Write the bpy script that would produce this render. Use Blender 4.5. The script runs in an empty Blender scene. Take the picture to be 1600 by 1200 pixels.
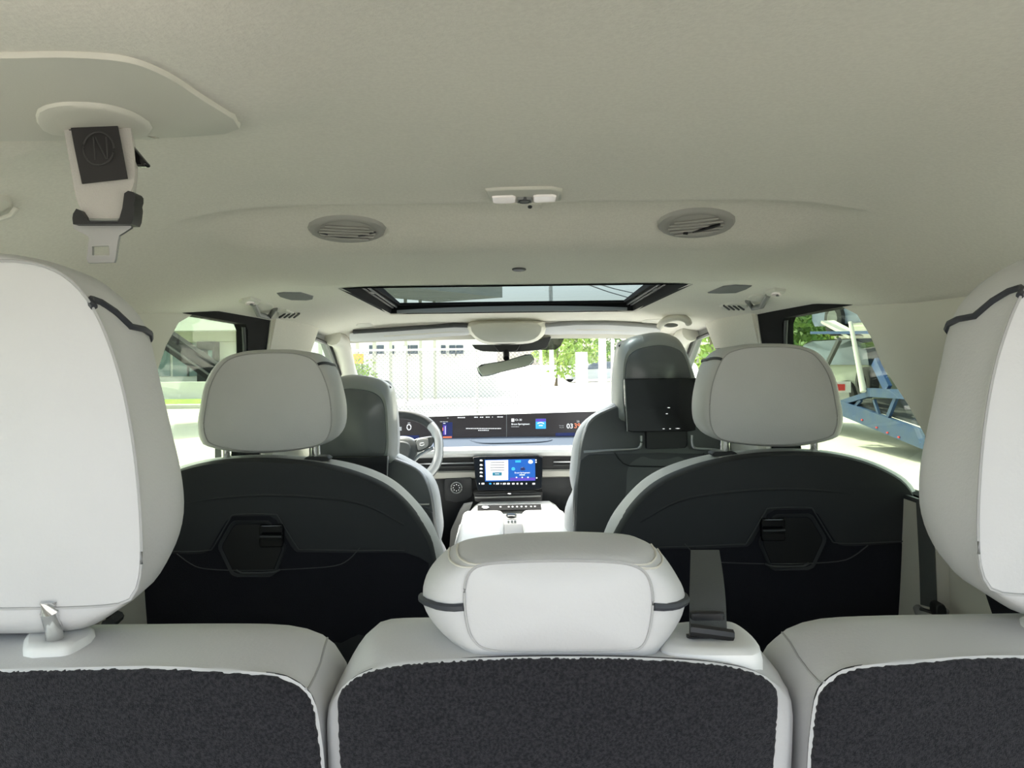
import bpy, bmesh, math, random
from mathutils import Vector, Matrix
from mathutils.geometry import tessellate_polygon
random.seed(7)
scene = bpy.context.scene
col = scene.collection
PI = math.pi

# ------------------------------------------------------------------ camera
F, VX, VY = 1155.0, 787.0, 565.0          # focal length and vanishing point of the car's axis, in 1600x1200 pixels
ROLL = math.radians(0.7)
CAMX, ZC = -0.03, 1.55                    # camera stands in the open tailgate, 1.55 m above the ground
cd = bpy.data.cameras.new('camera')
cam = bpy.data.objects.new('camera', cd)
col.objects.link(cam)
cd.sensor_width = 36.0
cd.lens = F / 1600.0 * 36.0
cd.shift_x = (800.0 - VX) / 1600.0
cd.shift_y = -(600.0 - VY) / 1600.0
cd.clip_start = 0.01
cd.clip_end = 2000
cam.matrix_world = Matrix.Translation((CAMX, 0, ZC)) @ Matrix.Rotation(PI / 2, 4, 'X') @ Matrix.Rotation(-ROLL, 4, 'Z')
scene.camera = cam

# ------------------------------------------------------------------ light
SUN_EL, SUN_AZ = math.radians(58), math.radians(-32)      # azimuth from +Y (ahead), negative = left
world = bpy.data.worlds.new('sky')
scene.world = world
world.use_nodes = True
wn = world.node_tree
wn.nodes.clear()
sky = wn.nodes.new('ShaderNodeTexSky')
sky.sky_type = 'NISHITA'
sky.sun_disc = False
sky.sun_elevation = SUN_EL
sky.sun_rotation = SUN_AZ
sky.air_density = 1.2
sky.dust_density = 4.0
sky.ozone_density = 1.0
bg = wn.nodes.new('ShaderNodeBackground')
bg.inputs['Strength'].default_value = 0.72
wo = wn.nodes.new('ShaderNodeOutputWorld')
haze = wn.nodes.new('ShaderNodeHueSaturation')            # hazy, pale sky
haze.inputs['Saturation'].default_value = 0.5
wn.links.new(sky.outputs[0], haze.inputs['Color'])
wn.links.new(haze.outputs[0], bg.inputs['Color'])
wn.links.new(bg.outputs[0], wo.inputs['Surface'])
sl = bpy.data.lights.new('sun', 'SUN')
sun = bpy.data.objects.new('sun', sl)
col.objects.link(sun)
sl.energy = 8.0
sl.angle = math.radians(1.0)
sl.color = (1.0, 0.95, 0.86)
sd = Vector((math.sin(SUN_AZ) * math.cos(SUN_EL), math.cos(SUN_AZ) * math.cos(SUN_EL), math.sin(SUN_EL)))
sun.rotation_euler = sd.to_track_quat('Z', 'Y').to_euler()
sun.location = sd * 50
scene.view_settings.view_transform = 'Standard'
scene.view_settings.look = 'None'
scene.view_settings.exposure = 0.52
scene.view_settings.gamma = 1.0
scene.view_settings.use_curve_mapping = False
scene.cycles.max_bounces = 14
scene.cycles.diffuse_bounces = 8
scene.cycles.transparent_max_bounces = 24
scene.cycles.caustics_reflective = False
scene.cycles.caustics_refractive = False
scene.cycles.sample_clamp_indirect = 8.0

# ------------------------------------------------------------------ materials
def mat(name, color, rough=0.6, metal=0.0, bump=None, var=None, coat=0.0, emit=None, spec=None, sheen=0.0):
    m = bpy.data.materials.new(name)
    m.use_nodes = True
    nt = m.node_tree
    b = nt.nodes['Principled BSDF']
    b.inputs['Base Color'].default_value = (*color, 1)
    b.inputs['Roughness'].default_value = rough
    b.inputs['Metallic'].default_value = metal
    if coat: b.inputs['Coat Weight'].default_value = coat
    if spec is not None: b.inputs['Specular IOR Level'].default_value = spec
    if sheen:
        b.inputs['Sheen Weight'].default_value = sheen
    if emit:
        b.inputs['Emission Color'].default_value = (*emit[0], 1)
        b.inputs['Emission Strength'].default_value = emit[1]
    tc = None
    if bump or var:
        tc = nt.nodes.new('ShaderNodeTexCoord')
    if bump:                                   # (scale, strength, distance[, detail])
        n = nt.nodes.new('ShaderNodeTexNoise')
        n.inputs['Scale'].default_value = bump[0]
        n.inputs['Detail'].default_value = bump[3] if len(bump) > 3 else 3
        bp = nt.nodes.new('ShaderNodeBump')
        bp.inputs['Strength'].default_value = bump[1]
        bp.inputs['Distance'].default_value = bump[2]
        nt.links.new(tc.outputs['Object'], n.inputs['Vector'])
        nt.links.new(n.outputs['Fac'], bp.inputs['Height'])
        nt.links.new(bp.outputs[0], b.inputs['Normal'])
    if var:                                    # (scale, other colour, amount)
        n = nt.nodes.new('ShaderNodeTexNoise')
        n.inputs['Scale'].default_value = var[0]
        n.inputs['Detail'].default_value = 4
        r = nt.nodes.new('ShaderNodeMapRange')
        r.inputs['From Min'].default_value = 0.35
        r.inputs['From Max'].default_value = 0.65
        r.inputs['To Max'].default_value = var[2]
        mx = nt.nodes.new('ShaderNodeMix')
        mx.data_type = 'RGBA'
        mx.inputs['A'].default_value = (*color, 1)
        mx.inputs['B'].default_value = (*var[1], 1)
        nt.links.new(tc.outputs['Object'], n.inputs['Vector'])
        nt.links.new(n.outputs['Fac'], r.inputs['Value'])
        nt.links.new(r.outputs['Result'], mx.inputs['Factor'])
        nt.links.new(mx.outputs['Result'], b.inputs['Base Color'])
    return m

def glass(name, tint, gloss=0.06, rough=0.0):
    m = bpy.data.materials.new(name)
    m.use_nodes = True
    nt = m.node_tree
    nt.nodes.clear()
    t = nt.nodes.new('ShaderNodeBsdfTransparent')
    t.inputs['Color'].default_value = (*tint, 1)
    g = nt.nodes.new('ShaderNodeBsdfGlossy')
    g.inputs['Roughness'].default_value = rough
    mx = nt.nodes.new('ShaderNodeMixShader')
    mx.inputs['Fac'].default_value = gloss
    o = nt.nodes.new('ShaderNodeOutputMaterial')
    nt.links.new(t.outputs[0], mx.inputs[1])
    nt.links.new(g.outputs[0], mx.inputs[2])
    nt.links.new(mx.outputs[0], o.inputs['Surface'])
    return m

def chain(name, color, scale):
    return mat(name, color, 0.5, 0.6)

M = {
 'liner':   mat('headliner fabric', (0.77, 0.735, 0.66), 0.95, bump=(420, 0.25, 0.002), var=(260, (0.71, 0.675, 0.605), 0.8), spec=0.2, sheen=0.15),
 'trim':    mat('pale grey plastic trim', (0.66, 0.64, 0.575), 0.62, bump=(600, 0.15, 0.001), spec=0.35),
 'leather': mat('pale grey leather', (0.60, 0.60, 0.605), 0.48, bump=(380, 0.16, 0.0015, 6), var=(9, (0.56, 0.56, 0.565), 0.7), spec=0.4),
 'stitch':  mat('grey seam thread', (0.40, 0.40, 0.40), 0.8),
 'cream':   mat('cream thread', (0.62, 0.60, 0.54), 0.8),
 'piping':  mat('dark blue grey piping', (0.035, 0.038, 0.048), 0.5),
 'carpet':  mat('charcoal carpet', (0.035, 0.034, 0.039), 0.98, bump=(1300, 0.7, 0.002, 6), var=(500, (0.012, 0.012, 0.015), 1.0), spec=0.08, sheen=0.12),
 'shell':   mat('charcoal seat shell', (0.028, 0.030, 0.033), 0.62, bump=(900, 0.15, 0.001), spec=0.35),
 'shelllow': mat('black seat carpet', (0.019, 0.019, 0.024), 0.95, bump=(800, 0.6, 0.003), spec=0.1),
 'gshell':  mat('satin grey seat shell', (0.075, 0.08, 0.08), 0.32, spec=0.5),
 'hood':    mat('glossy grey headrest back', (0.13, 0.135, 0.135), 0.22, spec=0.6),
 'lshell':  mat('mid grey headrest shell', (0.30, 0.31, 0.29), 0.35),
 'matte':   mat('matte black', (0.012, 0.012, 0.013), 0.85, spec=0.12),
 'black':   mat('black plastic', (0.010, 0.010, 0.011), 0.45),
 'blackgl': mat('gloss black', (0.006, 0.006, 0.007), 0.08),
 'dark':    mat('dark grey plastic', (0.045, 0.047, 0.05), 0.55),
 'grey':    mat('grey plastic', (0.24, 0.24, 0.235), 0.6),
 'grille':  mat('speaker grille', (0.16, 0.165, 0.165), 0.7, bump=(1500, 0.6, 0.001)),
 'vent':    mat('grey vent plastic', (0.36, 0.35, 0.325), 0.6),
 'chrome':  mat('chrome', (0.80, 0.80, 0.80), 0.14, 1.0),
 'satin':   mat('satin metal', (0.55, 0.56, 0.56), 0.35, 1.0),
 'steel':   mat('worn steel', (0.42, 0.42, 0.42), 0.4, 1.0),
 'webbing': mat('beige belt webbing', (0.50, 0.48, 0.45), 0.85, bump=(900, 0.6, 0.001)),
 'webdark': mat('dark belt webbing', (0.07, 0.075, 0.075), 0.8, bump=(900, 0.5, 0.001)),
 'patch':   mat('dark belt patch', (0.030, 0.028, 0.028), 0.9),
 'mark':    mat('embossed patch mark', (0.045, 0.042, 0.042), 0.8),
 'white':   mat('white leather', (0.78, 0.78, 0.77), 0.5, bump=(380, 0.12, 0.001)),
 'dash':    mat('pale blue grey dash', (0.065, 0.08, 0.105), 0.9, spec=0.05),
 'glassw':  glass('windscreen glass', (0.95, 0.97, 0.95), 0.04),
 'glasst':  glass('green privacy glass', (0.62, 0.68, 0.58), 0.05),
 'glassf':  glass('front door glass', (0.86, 0.92, 0.87), 0.05),
 'glassr':  glass('roof glass', (0.36, 0.40, 0.41), 0.04),
 'glassb':  glass('tinted shade band', (0.20, 0.22, 0.18), 0.05),
 'lens':    mat('clear lamp lens', (0.8, 0.78, 0.75), 0.15, emit=((1, 0.80, 0.72), 0.10)),
 'mirror':  mat('mirror glass', (0.50, 0.58, 0.54), 0.03, 1.0),
 'screen':  mat('dark display', (0.012, 0.011, 0.013), 0.2, emit=((0.10, 0.09, 0.09), 0.25)),
 'scrblue': mat('blue display', (0.02, 0.05, 0.2), 0.2, emit=((0.01, 0.14, 0.55), 0.6)),
 'scrnavy': mat('navy display', (0.02, 0.03, 0.1), 0.2, emit=((0.03, 0.04, 0.22), 0.22)),
 'scrwht':  mat('white display', (0.8, 0.8, 0.8), 0.2, emit=((1, 1, 1), 0.5)),
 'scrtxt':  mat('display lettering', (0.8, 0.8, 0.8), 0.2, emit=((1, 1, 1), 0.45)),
 'scrdim':  mat('dim display lettering', (0.4, 0.4, 0.4), 0.2, emit=((1, 1, 1), 0.15)),
 'scrred':  mat('orange display lettering', (0.7, 0.2, 0.1), 0.2, emit=((1, 0.24, 0.10), 0.45)),
 'scrpur':  mat('purple display', (0.1, 0.05, 0.3), 0.2, emit=((0.12, 0.08, 0.6), 0.4)),
 'scrcyan': mat('cyan display', (0.05, 0.4, 0.8), 0.2, emit=((0.03, 0.36, 0.85), 0.5)),
 'scrteal': mat('teal display', (0.03, 0.2, 0.3), 0.2, emit=((0.02, 0.14, 0.22), 0.4)),
 'button':  mat('button grey', (0.35, 0.37, 0.39), 0.5),
 # outside
 'ground':  mat('pale concrete', (0.52, 0.50, 0.43), 0.9, bump=(3, 0.3, 0.02), var=(0.5, (0.42, 0.41, 0.36), 0.7)),
 'asphalt': mat('added asphalt for less ground bounce', (0.12, 0.115, 0.105), 0.9, bump=(60, 0.4, 0.01), var=(8, (0.15, 0.145, 0.13), 0.8)),
 'grass':   mat('grass', (0.16, 0.30, 0.04), 0.9, bump=(30, 0.7, 0.05), var=(4, (0.28, 0.36, 0.06), 0.8)),
 'wallwht': mat('white render', (0.74, 0.74, 0.70), 0.8, var=(0.6, (0.66, 0.66, 0.62), 0.6)),
 'wallgrn': mat('pale grey green fascia', (0.42, 0.43, 0.36), 0.8),
 'kerb':    mat('kerb concrete', (0.62, 0.60, 0.54), 0.9),
 'winglass': mat('dark window pane', (0.05, 0.07, 0.09), 0.1),
 'shopgl':  mat('shop window', (0.16, 0.24, 0.25), 0.12),
 'bluerail': mat('blue trailer paint', (0.022, 0.055, 0.14), 0.5, var=(5, (0.05, 0.08, 0.13), 0.8)),
 'bluedk':  mat('deep blue paint', (0.015, 0.05, 0.16), 0.45, var=(6, (0.03, 0.07, 0.15), 0.6)),
 'tyre':    mat('tyre rubber', (0.015, 0.015, 0.015), 0.85),
 'carwht':  mat('white car paint', (0.72, 0.73, 0.72), 0.25, coat=0.6),
 'cardark': mat('dark car paint', (0.03, 0.035, 0.045), 0.25, coat=0.6),
 'carblue': mat('grey blue car paint', (0.13, 0.16, 0.22), 0.3, coat=0.5),
 'carsilv': mat('silver car paint', (0.35, 0.38, 0.40), 0.3, 0.3, coat=0.5),
 'cargreen': mat('olive grey car paint', (0.25, 0.27, 0.22), 0.35, coat=0.4),
 'redlamp': mat('red tail lamp', (0.6, 0.03, 0.03), 0.3),
 'bark':    mat('bark', (0.16, 0.12, 0.08), 0.9, bump=(20, 0.6, 0.02)),
 'leaf':    mat('bright leaves', (0.16, 0.28, 0.035), 0.7, var=(1.2, (0.30, 0.40, 0.06), 0.9)),
 'leafd':   mat('deep green leaves', (0.07, 0.16, 0.03), 0.7, var=(1.2, (0.15, 0.24, 0.05), 0.9)),
 'wire':    mat('galvanised wire', (0.13, 0.135, 0.14), 0.6, 0.3),
 'polew':   mat('pale pole', (0.62, 0.61, 0.55), 0.7),
 'orange':  mat('orange hoarding', (0.75, 0.42, 0.06), 0.7),
}

# ------------------------------------------------------------------ geometry helpers
TR = {'mir': False, 'off': Vector((0, 0, 0))}
OFF = {}

def P(px, py, d):
    """point that the photograph shows at (px, py) and that stands d metres ahead of the tailgate"""
    a, b = px - VX, VY - py
    u = a * math.cos(ROLL) + b * math.sin(ROLL)
    v = -a * math.sin(ROLL) + b * math.cos(ROLL)
    return Vector((CAMX + u / F * d, d, ZC + v / F * d))

def V(x, y, z):                            # z measured from camera height
    return Vector((x, y, ZC + z))

def tag(o, label=None, cat=None, group=None, kind=None):
    if label: o['label'] = label
    if cat: o['category'] = cat
    if group: o['group'] = group
    if kind: o['kind'] = kind
    return o

def tf(v):
    v = Vector(v)
    if TR['mir']: v.x = -v.x
    return v + TR['off']

def root(name, loc, label, cat, group=None):
    o = bpy.data.objects.new(name, None)
    o.empty_display_size = 0.05
    col.objects.link(o)
    o.location = tf(loc)
    OFF[o.name] = Vector(o.location)
    return tag(o, label, cat, group)

def add(name, verts, faces, m, parent=None, label=None, cat=None, group=None, kind=None, sharp=42, flat=False, mod=None):
    vs = [tf(v) for v in verts]
    if parent is not None:
        org = OFF[parent.name]
    else:
        org = Vector(((min(v.x for v in vs) + max(v.x for v in vs)) / 2, (min(v.y for v in vs) + max(v.y for v in vs)) / 2, min(v.z for v in vs)))
    me = bpy.data.meshes.new(name)
    me.from_pydata([v - org for v in vs], [], faces)
    bm = bmesh.new()
    bm.from_mesh(me)
    bmesh.ops.recalc_face_normals(bm, faces=bm.faces)
    ca = math.radians(sharp)
    for f in bm.faces: f.smooth = not flat
    for e in bm.edges:
        if len(e.link_faces) == 2:
            if e.calc_face_angle(0) > ca: e.smooth = False
    bm.to_mesh(me)
    bm.free()
    me.materials.append(M[m] if isinstance(m, str) else m)
    o = bpy.data.objects.new(name, me)
    col.objects.link(o)
    if parent is None: o.location = org
    else: o.parent = parent
    OFF[o.name] = org
    tag(o, label, cat, group, kind)
    return o

def cr(pts, closed=True, n=8):
    """Catmull-Rom through points of any dimension"""
    out, L = [], len(pts)
    pts = [Vector(p) for p in pts]
    rng = range(L) if closed else range(L - 1)
    for i in rng:
        if closed:
            a, b, c, d = pts[i - 1], pts[i], pts[(i + 1) % L], pts[(i + 2) % L]
        else:
            b, c = pts[i], pts[i + 1]
            a = pts[i - 1] if i else b * 2 - c
            d = pts[i + 2] if i + 2 < L else c * 2 - b
        for k in range(n):
            t = k / n
            out.append(0.5 * ((2 * b) + (c - a) * t + (2 * a - 5 * b + 4 * c - d) * t * t + (3 * b - a - 3 * c + d) * t ** 3))
    if not closed: out.append(pts[-1])
    return out

def star(poly, c, n):
    """resample a closed star-shaped polygon of 2D points by angle about c"""
    out = []
    for k in range(n):
        th = 2 * PI * k / n
        dx, dy = math.cos(th), math.sin(th)
        best = None
        for i in range(len(poly)):
            p, q = poly[i], poly[(i + 1) % len(poly)]
            ex, ey = q[0] - p[0], q[1] - p[1]
            den = dx * ey - dy * ex
            if abs(den) < 1e-12: continue
            t = ((p[0] - c[0]) * ey - (p[1] - c[1]) * ex) / den
            s = ((p[0] - c[0]) * dy - (p[1] - c[1]) * dx) / den
            if t > 0 and -1e-6 <= s <= 1 + 1e-6 and (best is None or t > best): best = t
        if best is None: best = 0.0
        out.append((c[0] + dx * best, c[1] + dy * best))
    return out

def ring(px, d, n=72, c=None, smooth=True):
    """pixel outline -> ring of points; d is a depth or a function of the pixel"""
    poly = [tuple(p) for p in (cr([(a, b) for a, b in px], True, 6) if smooth else [Vector(p) for p in px])]
    if c is None:
        c = (sum(p[0] for p in poly) / len(poly), sum(p[1] for p in poly) / len(poly))
    s = star(poly, c, n)
    return [P(a, b, d(a, b) if callable(d) else d) for a, b in s]

def cen(r):
    return sum(r, Vector()) / len(r)

def scl(r, s, dy=0.0, c=None, sx=None, sz=None):
    c = c or cen(r)
    sx = s if sx is None else sx
    sz = s if sz is None else sz
    return [Vector((c.x + (p.x - c.x) * sx, p.y + dy + (c.y - p.y) * (1 - s), c.z + (p.z - c.z) * sz)) for p in r]

def lerp(a, b, t):
    return [p.lerp(q, t) for p, q in zip(a, b)]

def loft(rings, cap0=True, cap1=True, closed=True):
    n = len(rings[0])
    vs = [v for r in rings for v in r]
    fs = []
    for k in range(len(rings) - 1):
        for i in range(n if closed else n - 1):
            j = (i + 1) % n
            fs.append((k * n + i, k * n + j, (k + 1) * n + j, (k + 1) * n + i))
    if cap0:
        vs.append(cen(rings[0])); c = len(vs) - 1
        fs += [(c, (i + 1) % n, i) for i in range(n)]
    if cap1:
        vs.append(cen(rings[-1])); c = len(vs) - 1
        b = (len(rings) - 1) * n
        fs += [(c, b + i, b + (i + 1) % n) for i in range(n)]
    return vs, fs

def dome(r, bulge, c=None, steps=(0.12, 0.3, 0.5, 0.7, 0.85, 0.95)):
    """concentric rings that fill r and swell towards the camera"""
    return [scl(r, s, -bulge * (1 - s ** 2.4), c) for s in steps]

def tube(path, rad, n=8, closed=False):
    path = [Vector(p) for p in path]
    L = len(path)
    rings = []
    up = Vector((0, 0, 1))
    for i, p in enumerate(path):
        if closed: t = path[(i + 1) % L] - path[i - 1]
        else: t = path[min(i + 1, L - 1)] - path[max(i - 1, 0)]
        t.normalize()
        a = t.cross(up)
        if a.length < 0.05: a = t.cross(Vector((1, 0, 0)))
        a.normalize()
        b = a.cross(t).normalized()
        rr = rad[i] if isinstance(rad, (list, tuple)) else rad
        rings.append([p + (a * math.cos(2 * PI * k / n) + b * math.sin(2 * PI * k / n)) * rr for k in range(n)])
    if closed: rings.append(rings[0])
    return loft(rings, not closed, not closed)

def rbox(c, s, bev=0.004, seg=2, rot=None):
    bm = bmesh.new()
    bmesh.ops.create_cube(bm, size=1.0)
    bmesh.ops.scale(bm, vec=s, verts=bm.verts)
    if bev:
        bmesh.ops.bevel(bm, geom=bm.edges[:], offset=min(bev, min(s) * 0.49), segments=seg, affect='EDGES', profile=0.5)
    if rot is not None:
        bmesh.ops.transform(bm, matrix=rot, verts=bm.verts)
    bm.verts.index_update()
    vs = [v.co + Vector(c) for v in bm.verts]
    fs = [tuple(v.index for v in f.verts) for f in bm.faces]
    bm.free()
    return vs, fs

def join(*parts):
    vs, fs = [], []
    for v, f in parts:
        o = len(vs)
        vs += list(v)
        fs += [tuple(i + o for i in q) for q in f]
    return vs, fs

def plate(px, d, t, rnd=0.003, n=56, smooth=True, c=None, bulge=0.0):
    """slab with the outline px facing the camera at depth d and t thick"""
    r = ring(px, d, n, c, smooth)
    w = max((p - cen(r)).length for p in r)
    k = 1 - rnd / w
    rings = (dome(scl(r, k), bulge) if bulge else [scl(r, k * .4), scl(r, k * .93), scl(r, k * .985)]) + [scl(r, k), scl(r, 1 - rnd / w * 0.3, rnd * 0.3), scl(r, 1, rnd), scl(r, 1, t)]
    return loft(rings)

def poly_plate(pts3, normal, t):
    """flat (possibly concave) polygon with thickness t along normal"""
    n = len(pts3)
    tri = tessellate_polygon([[Vector(p) for p in pts3]])
    nv = Vector(normal).normalized() * t
    vs = [Vector(p) for p in pts3] + [Vector(p) + nv for p in pts3]
    fs = [tuple(f) for f in tri] + [tuple(i + n for i in reversed(f)) for f in tri]
    fs += [(i, (i + 1) % n, n + (i + 1) % n, n + i) for i in range(n)]
    return vs, fs

def wall_plate(outer, holes, xf, t):
    """panel in the (d, z) plane with window holes; xf(d, z) gives its inner face, t its thickness outwards"""
    loops = [outer] + holes
    flat = [p for l in loops for p in l]
    tri = tessellate_polygon([[Vector((a, b, 0)) for a, b in l] for l in loops])
    n = len(flat)
    vs = [V(xf(a, b), a, b) for a, b in flat] + [V(xf(a, b) + t, a, b) for a, b in flat]
    fs = [tuple(f) for f in tri] + [tuple(i + n for i in reversed(f)) for f in tri]
    o = 0
    for l in loops:
        m = len(l)
        fs += [(o + i, o + (i + 1) % m, n + o + (i + 1) % m, n + o + i) for i in range(m)]
        o += m
    return vs, fs

def ell(cx, cy, rx, ry, n=20, rot=0.0):
    return [(cx + rx * math.cos(2 * PI * k / n) * math.cos(rot) - ry * math.sin(2 * PI * k / n) * math.sin(rot),
             cy + rx * math.cos(2 * PI * k / n) * math.sin(rot) + ry * math.sin(2 * PI * k / n) * math.cos(rot)) for k in range(n)]

def text(name, body, px, py, d, size_px, m, parent, bold=0.0, align='CENTER', tilt=0.0):
    cu = bpy.data.curves.new(name, 'FONT')
    cu.body = body
    cu.size = size_px / F * d
    cu.align_x = align
    cu.align_y = 'CENTER'
    cu.offset = bold * cu.size
    tmp = bpy.data.objects.new(name + '_tmp', cu)
    col.objects.link(tmp)
    dg = bpy.context.evaluated_depsgraph_get()
    me = bpy.data.meshes.new_from_object(tmp.evaluated_get(dg))
    bpy.data.objects.remove(tmp)
    p = P(px, py, d)
    Rm = Matrix.Translation(p - OFF[parent.name]) @ Matrix.Rotation(PI / 2 + tilt, 4, 'X')
    me.transform(Rm)
    me.materials.clear()
    me.materials.append(M[m])
    o = bpy.data.objects.new(name, me)
    col.objects.link(o)
    o.parent = parent
    OFF[o.name] = OFF[parent.name]
    return o

def smooth01(t):
    t = max(0.0, min(1.0, t))
    return t * t * (3 - 2 * t)

def interp(tab, x):
    if x <= tab[0][0]: return tab[0][1]
    for (a, b), (c, d) in zip(tab, tab[1:]):
        if x <= c: return b + (d - b) * (x - a) / (c - a)
    return tab[-1][1]

# ------------------------------------------------------------------ the car's shell
def side_x(d, z):
    x = 0.725 - max(0.0, z + 0.2) * 0.10
    return x - max(0.0, d - 2.0) * 0.035

ZT = [(-0.15, .195), (0.2, .212), (0.5, .224), (0.8, .228), (0.96, .2245), (0.99, .2205), (1.004, .2180), (1.012, .2175), (1.02, .2200), (1.028, .2270), (1.05, .2340), (1.075, .2320), (1.13, .2070), (1.175, .1865), (1.195, .1815), (1.22, .1787), (1.35, .176), (1.45, .1725),
      (1.52, .1675), (1.548, .1655), (1.554, .172), (1.565, .186), (1.62, .193), (1.68, .184), (1.74, .180), (2.10, .179), (2.5, .168), (2.65, .150), (2.78, .125), (2.88, .100)]
ZS = [(-0.15, .195), (0.5, .224), (0.8, .231), (1.0, .224), (1.2, .203), (1.45, .178), (1.62, .178), (1.74, .180), (2.10, .179), (2.5, .168), (2.65, .150), (2.78, .125), (2.88, .100)]
ZE = [(-0.15, .085), (1.3, .095), (1.5, .105), (1.7, .122), (2.4, .122), (2.7, .105), (2.88, .085)]

def ceil_z(x, d):
    ax = abs(x)
    w = side_x(d, 0.1)
    s = 1 - smooth01((ax - 0.40) / 0.11)
    base = interp(ZT, d) * s + interp(ZS, d) * (1 - s)
    t = max(0.0, (ax / w - 0.42) / 0.58)
    z = base - (base - interp(ZE, d)) * t ** 2.3
    # pad around the roof belt exit
    q = (abs((x + 0.50) / 0.34) ** 3 + abs((d - 0.53) / 0.17) ** 3) ** (1 / 3)
    z -= 0.020 * smooth01((1.12 - q) / 0.35)
    return z

def ceil_hit(px, py):
    r = P(px, py, 1.0) - Vector((CAMX, 0, ZC))
    d = 0.15
    while d < 3.0:
        if r.z * d >= ceil_z(CAMX + r.x * d, d): break
        d += 0.002
    lo, hi = d - 0.002, d
    for _ in range(12):
        d = (lo + hi) / 2
        if r.z * d >= ceil_z(CAMX + r.x * d, d): hi = d
        else: lo = d
    return Vector((CAMX + r.x * d, d, ZC + ceil_z(CAMX + r.x * d, d)))

def ceil_ring(px, n=48, smooth=True):
    poly = [tuple(p) for p in (cr(px, True, 6) if smooth else [Vector(p) for p in px])]
    c = (sum(p[0] for p in poly) / len(poly), sum(p[1] for p in poly) / len(poly))
    return [ceil_hit(a, b) for a, b in star(poly, c, n)]

def on_ceil(r, off):
    return [Vector((p.x, p.y, ZC + ceil_z(p.x, p.y) - off)) for p in r]

def sclxy(r, s):
    c = cen(r)
    return [Vector((c.x + (p.x - c.x) * s, c.y + (p.y - c.y) * s, p.z)) for p in r]

def ceil_patch(px, thick, n=48, smooth=True, bulge=0.0, edge=0.94):
    """raised pad that follows the headliner"""
    r = ceil_ring(px, n, smooth)
    rings = [on_ceil(sclxy(r, s), thick + bulge * (1 - s * s)) for s in (0.15, 0.35, 0.55, 0.75, 0.88, edge)]
    rings += [on_ceil(sclxy(r, (1 + edge) / 2), thick * 0.85), on_ceil(r, thick * 0.35), on_ceil(sclxy(r, 1.002), -0.002)]
    return loft(rings)

def ceil_torus(px, w, h, n=48):
    """raised rim that follows the headliner, w wide inwards and h proud"""
    r = ceil_ring(px, n)
    c = cen(r)
    R = max((p - c).length for p in r)
    k = w / R
    rings = [on_ceil(sclxy(r, 1.0), -0.002), on_ceil(sclxy(r, 1 - k * 0.15), h * 0.8), on_ceil(sclxy(r, 1 - k * 0.5), h), on_ceil(sclxy(r, 1 - k * 0.85), h * 0.7), on_ceil(sclxy(r, 1 - k), -0.002)]
    return loft(rings, False, False)

# headliner
xs = sorted(set([round(-1 + 2 * i / 60, 4) for i in range(61)]))
ds = sorted(set([round(-0.15 + 0.03 * i, 3) for i in range(101)] + [0.99, 1.0, 1.004, 1.008, 1.012, 1.016, 1.02, 1.024, 1.022, 1.028, 1.034, 1.045, 1.06, 1.075, 1.09, 1.105, 1.12, 1.14, 1.16, 1.53, 1.54, 1.548, 1.552, 1.556, 1.565, 1.575, 1.59, 1.74, 2.5, 2.88]))
ds = [d for d in ds if d <= 2.88]
SRX, SR0, SR1 = 0.41, 1.74, 2.50
vs, fs = [], []
grid = {}
xcols = sorted(set([round(-0.70 + 1.40 * i / 56, 4) for i in range(57)] + [-SRX, SRX, -0.43, 0.43, -0.40, 0.40, -0.47, 0.47]))
for i, d in enumerate(ds):
    w = side_x(d, 0.1) + 0.012
    for j, x in enumerate(xcols):
        xx = x if abs(x) < 0.5 else math.copysign(0.5 + (abs(x) - 0.5) / 0.2 * (w - 0.5), x)
        grid[i, j] = len(vs)
        vs.append(V(xx, d, ceil_z(xx, d)))
for i in range(len(ds) - 1):
    for j in range(len(xcols) - 1):
        dm, xm = (ds[i] + ds[i + 1]) / 2, (xcols[j] + xcols[j + 1]) / 2
        if SR0 < dm < SR1 and abs(xm) < SRX: continue
        fs.append((grid[i, j], grid[i, j + 1], grid[i + 1, j + 1], grid[i + 1, j]))
ceiling = add('ceiling', vs, fs, 'liner', kind='structure', sharp=35)
ceiling['label'] = 'pale grey fabric headliner with a raised duct across it'
sm = ceiling.modifiers.new('thickness', 'SOLIDIFY')
sm.thickness = 0.018
sm.offset = -1
dgz = [p.normal.z for p in ceiling.data.polygons]
if sum(dgz) > 0:
    sm.offset = 1
# small fixings of the headliner
add('clip', *ceil_patch(ell(811, 420, 11, 2.2), 0.003), 'dark', ceiling)
add('trim_cap', *ceil_patch([(790, 317), (846, 317), (846, 326), (790, 327)], 0.0015, smooth=False), 'liner', ceiling)
add('screw', *ceil_patch(ell(828, 321, 3.5, 2), 0.003, n=12), 'dark', ceiling)

# liftgate raised over the tailgate opening
lg = [(-0.78, -0.15, .215), (0.78, -0.15, .215), (0.74, -0.55, .42), (0.66, -1.15, .60), (-0.66, -1.15, .60), (-0.74, -0.55, .42)]
vs, fs = [], []
for (y, z, w) in [(-0.18, .25, .74), (-0.35, .36, .75), (-0.6, .47, .74), (-0.95, .57, .70), (-1.25, .62, .64)]:
    for k in range(9):
        t = k / 4 - 1
        vs.append(V(w * t, y, z + .05 * (1 - t * t)))
for i in range(4):
    for k in range(8): fs.append((i * 9 + k, i * 9 + k + 1, i * 9 + k + 10, i * 9 + k + 9))
lift = add('door_5', vs, fs, 'trim', kind='structure')
lift['label'] = 'open liftgate raised above the boot opening'
lift.modifiers.new('thickness', 'SOLIDIFY').thickness = 0.05

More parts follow.
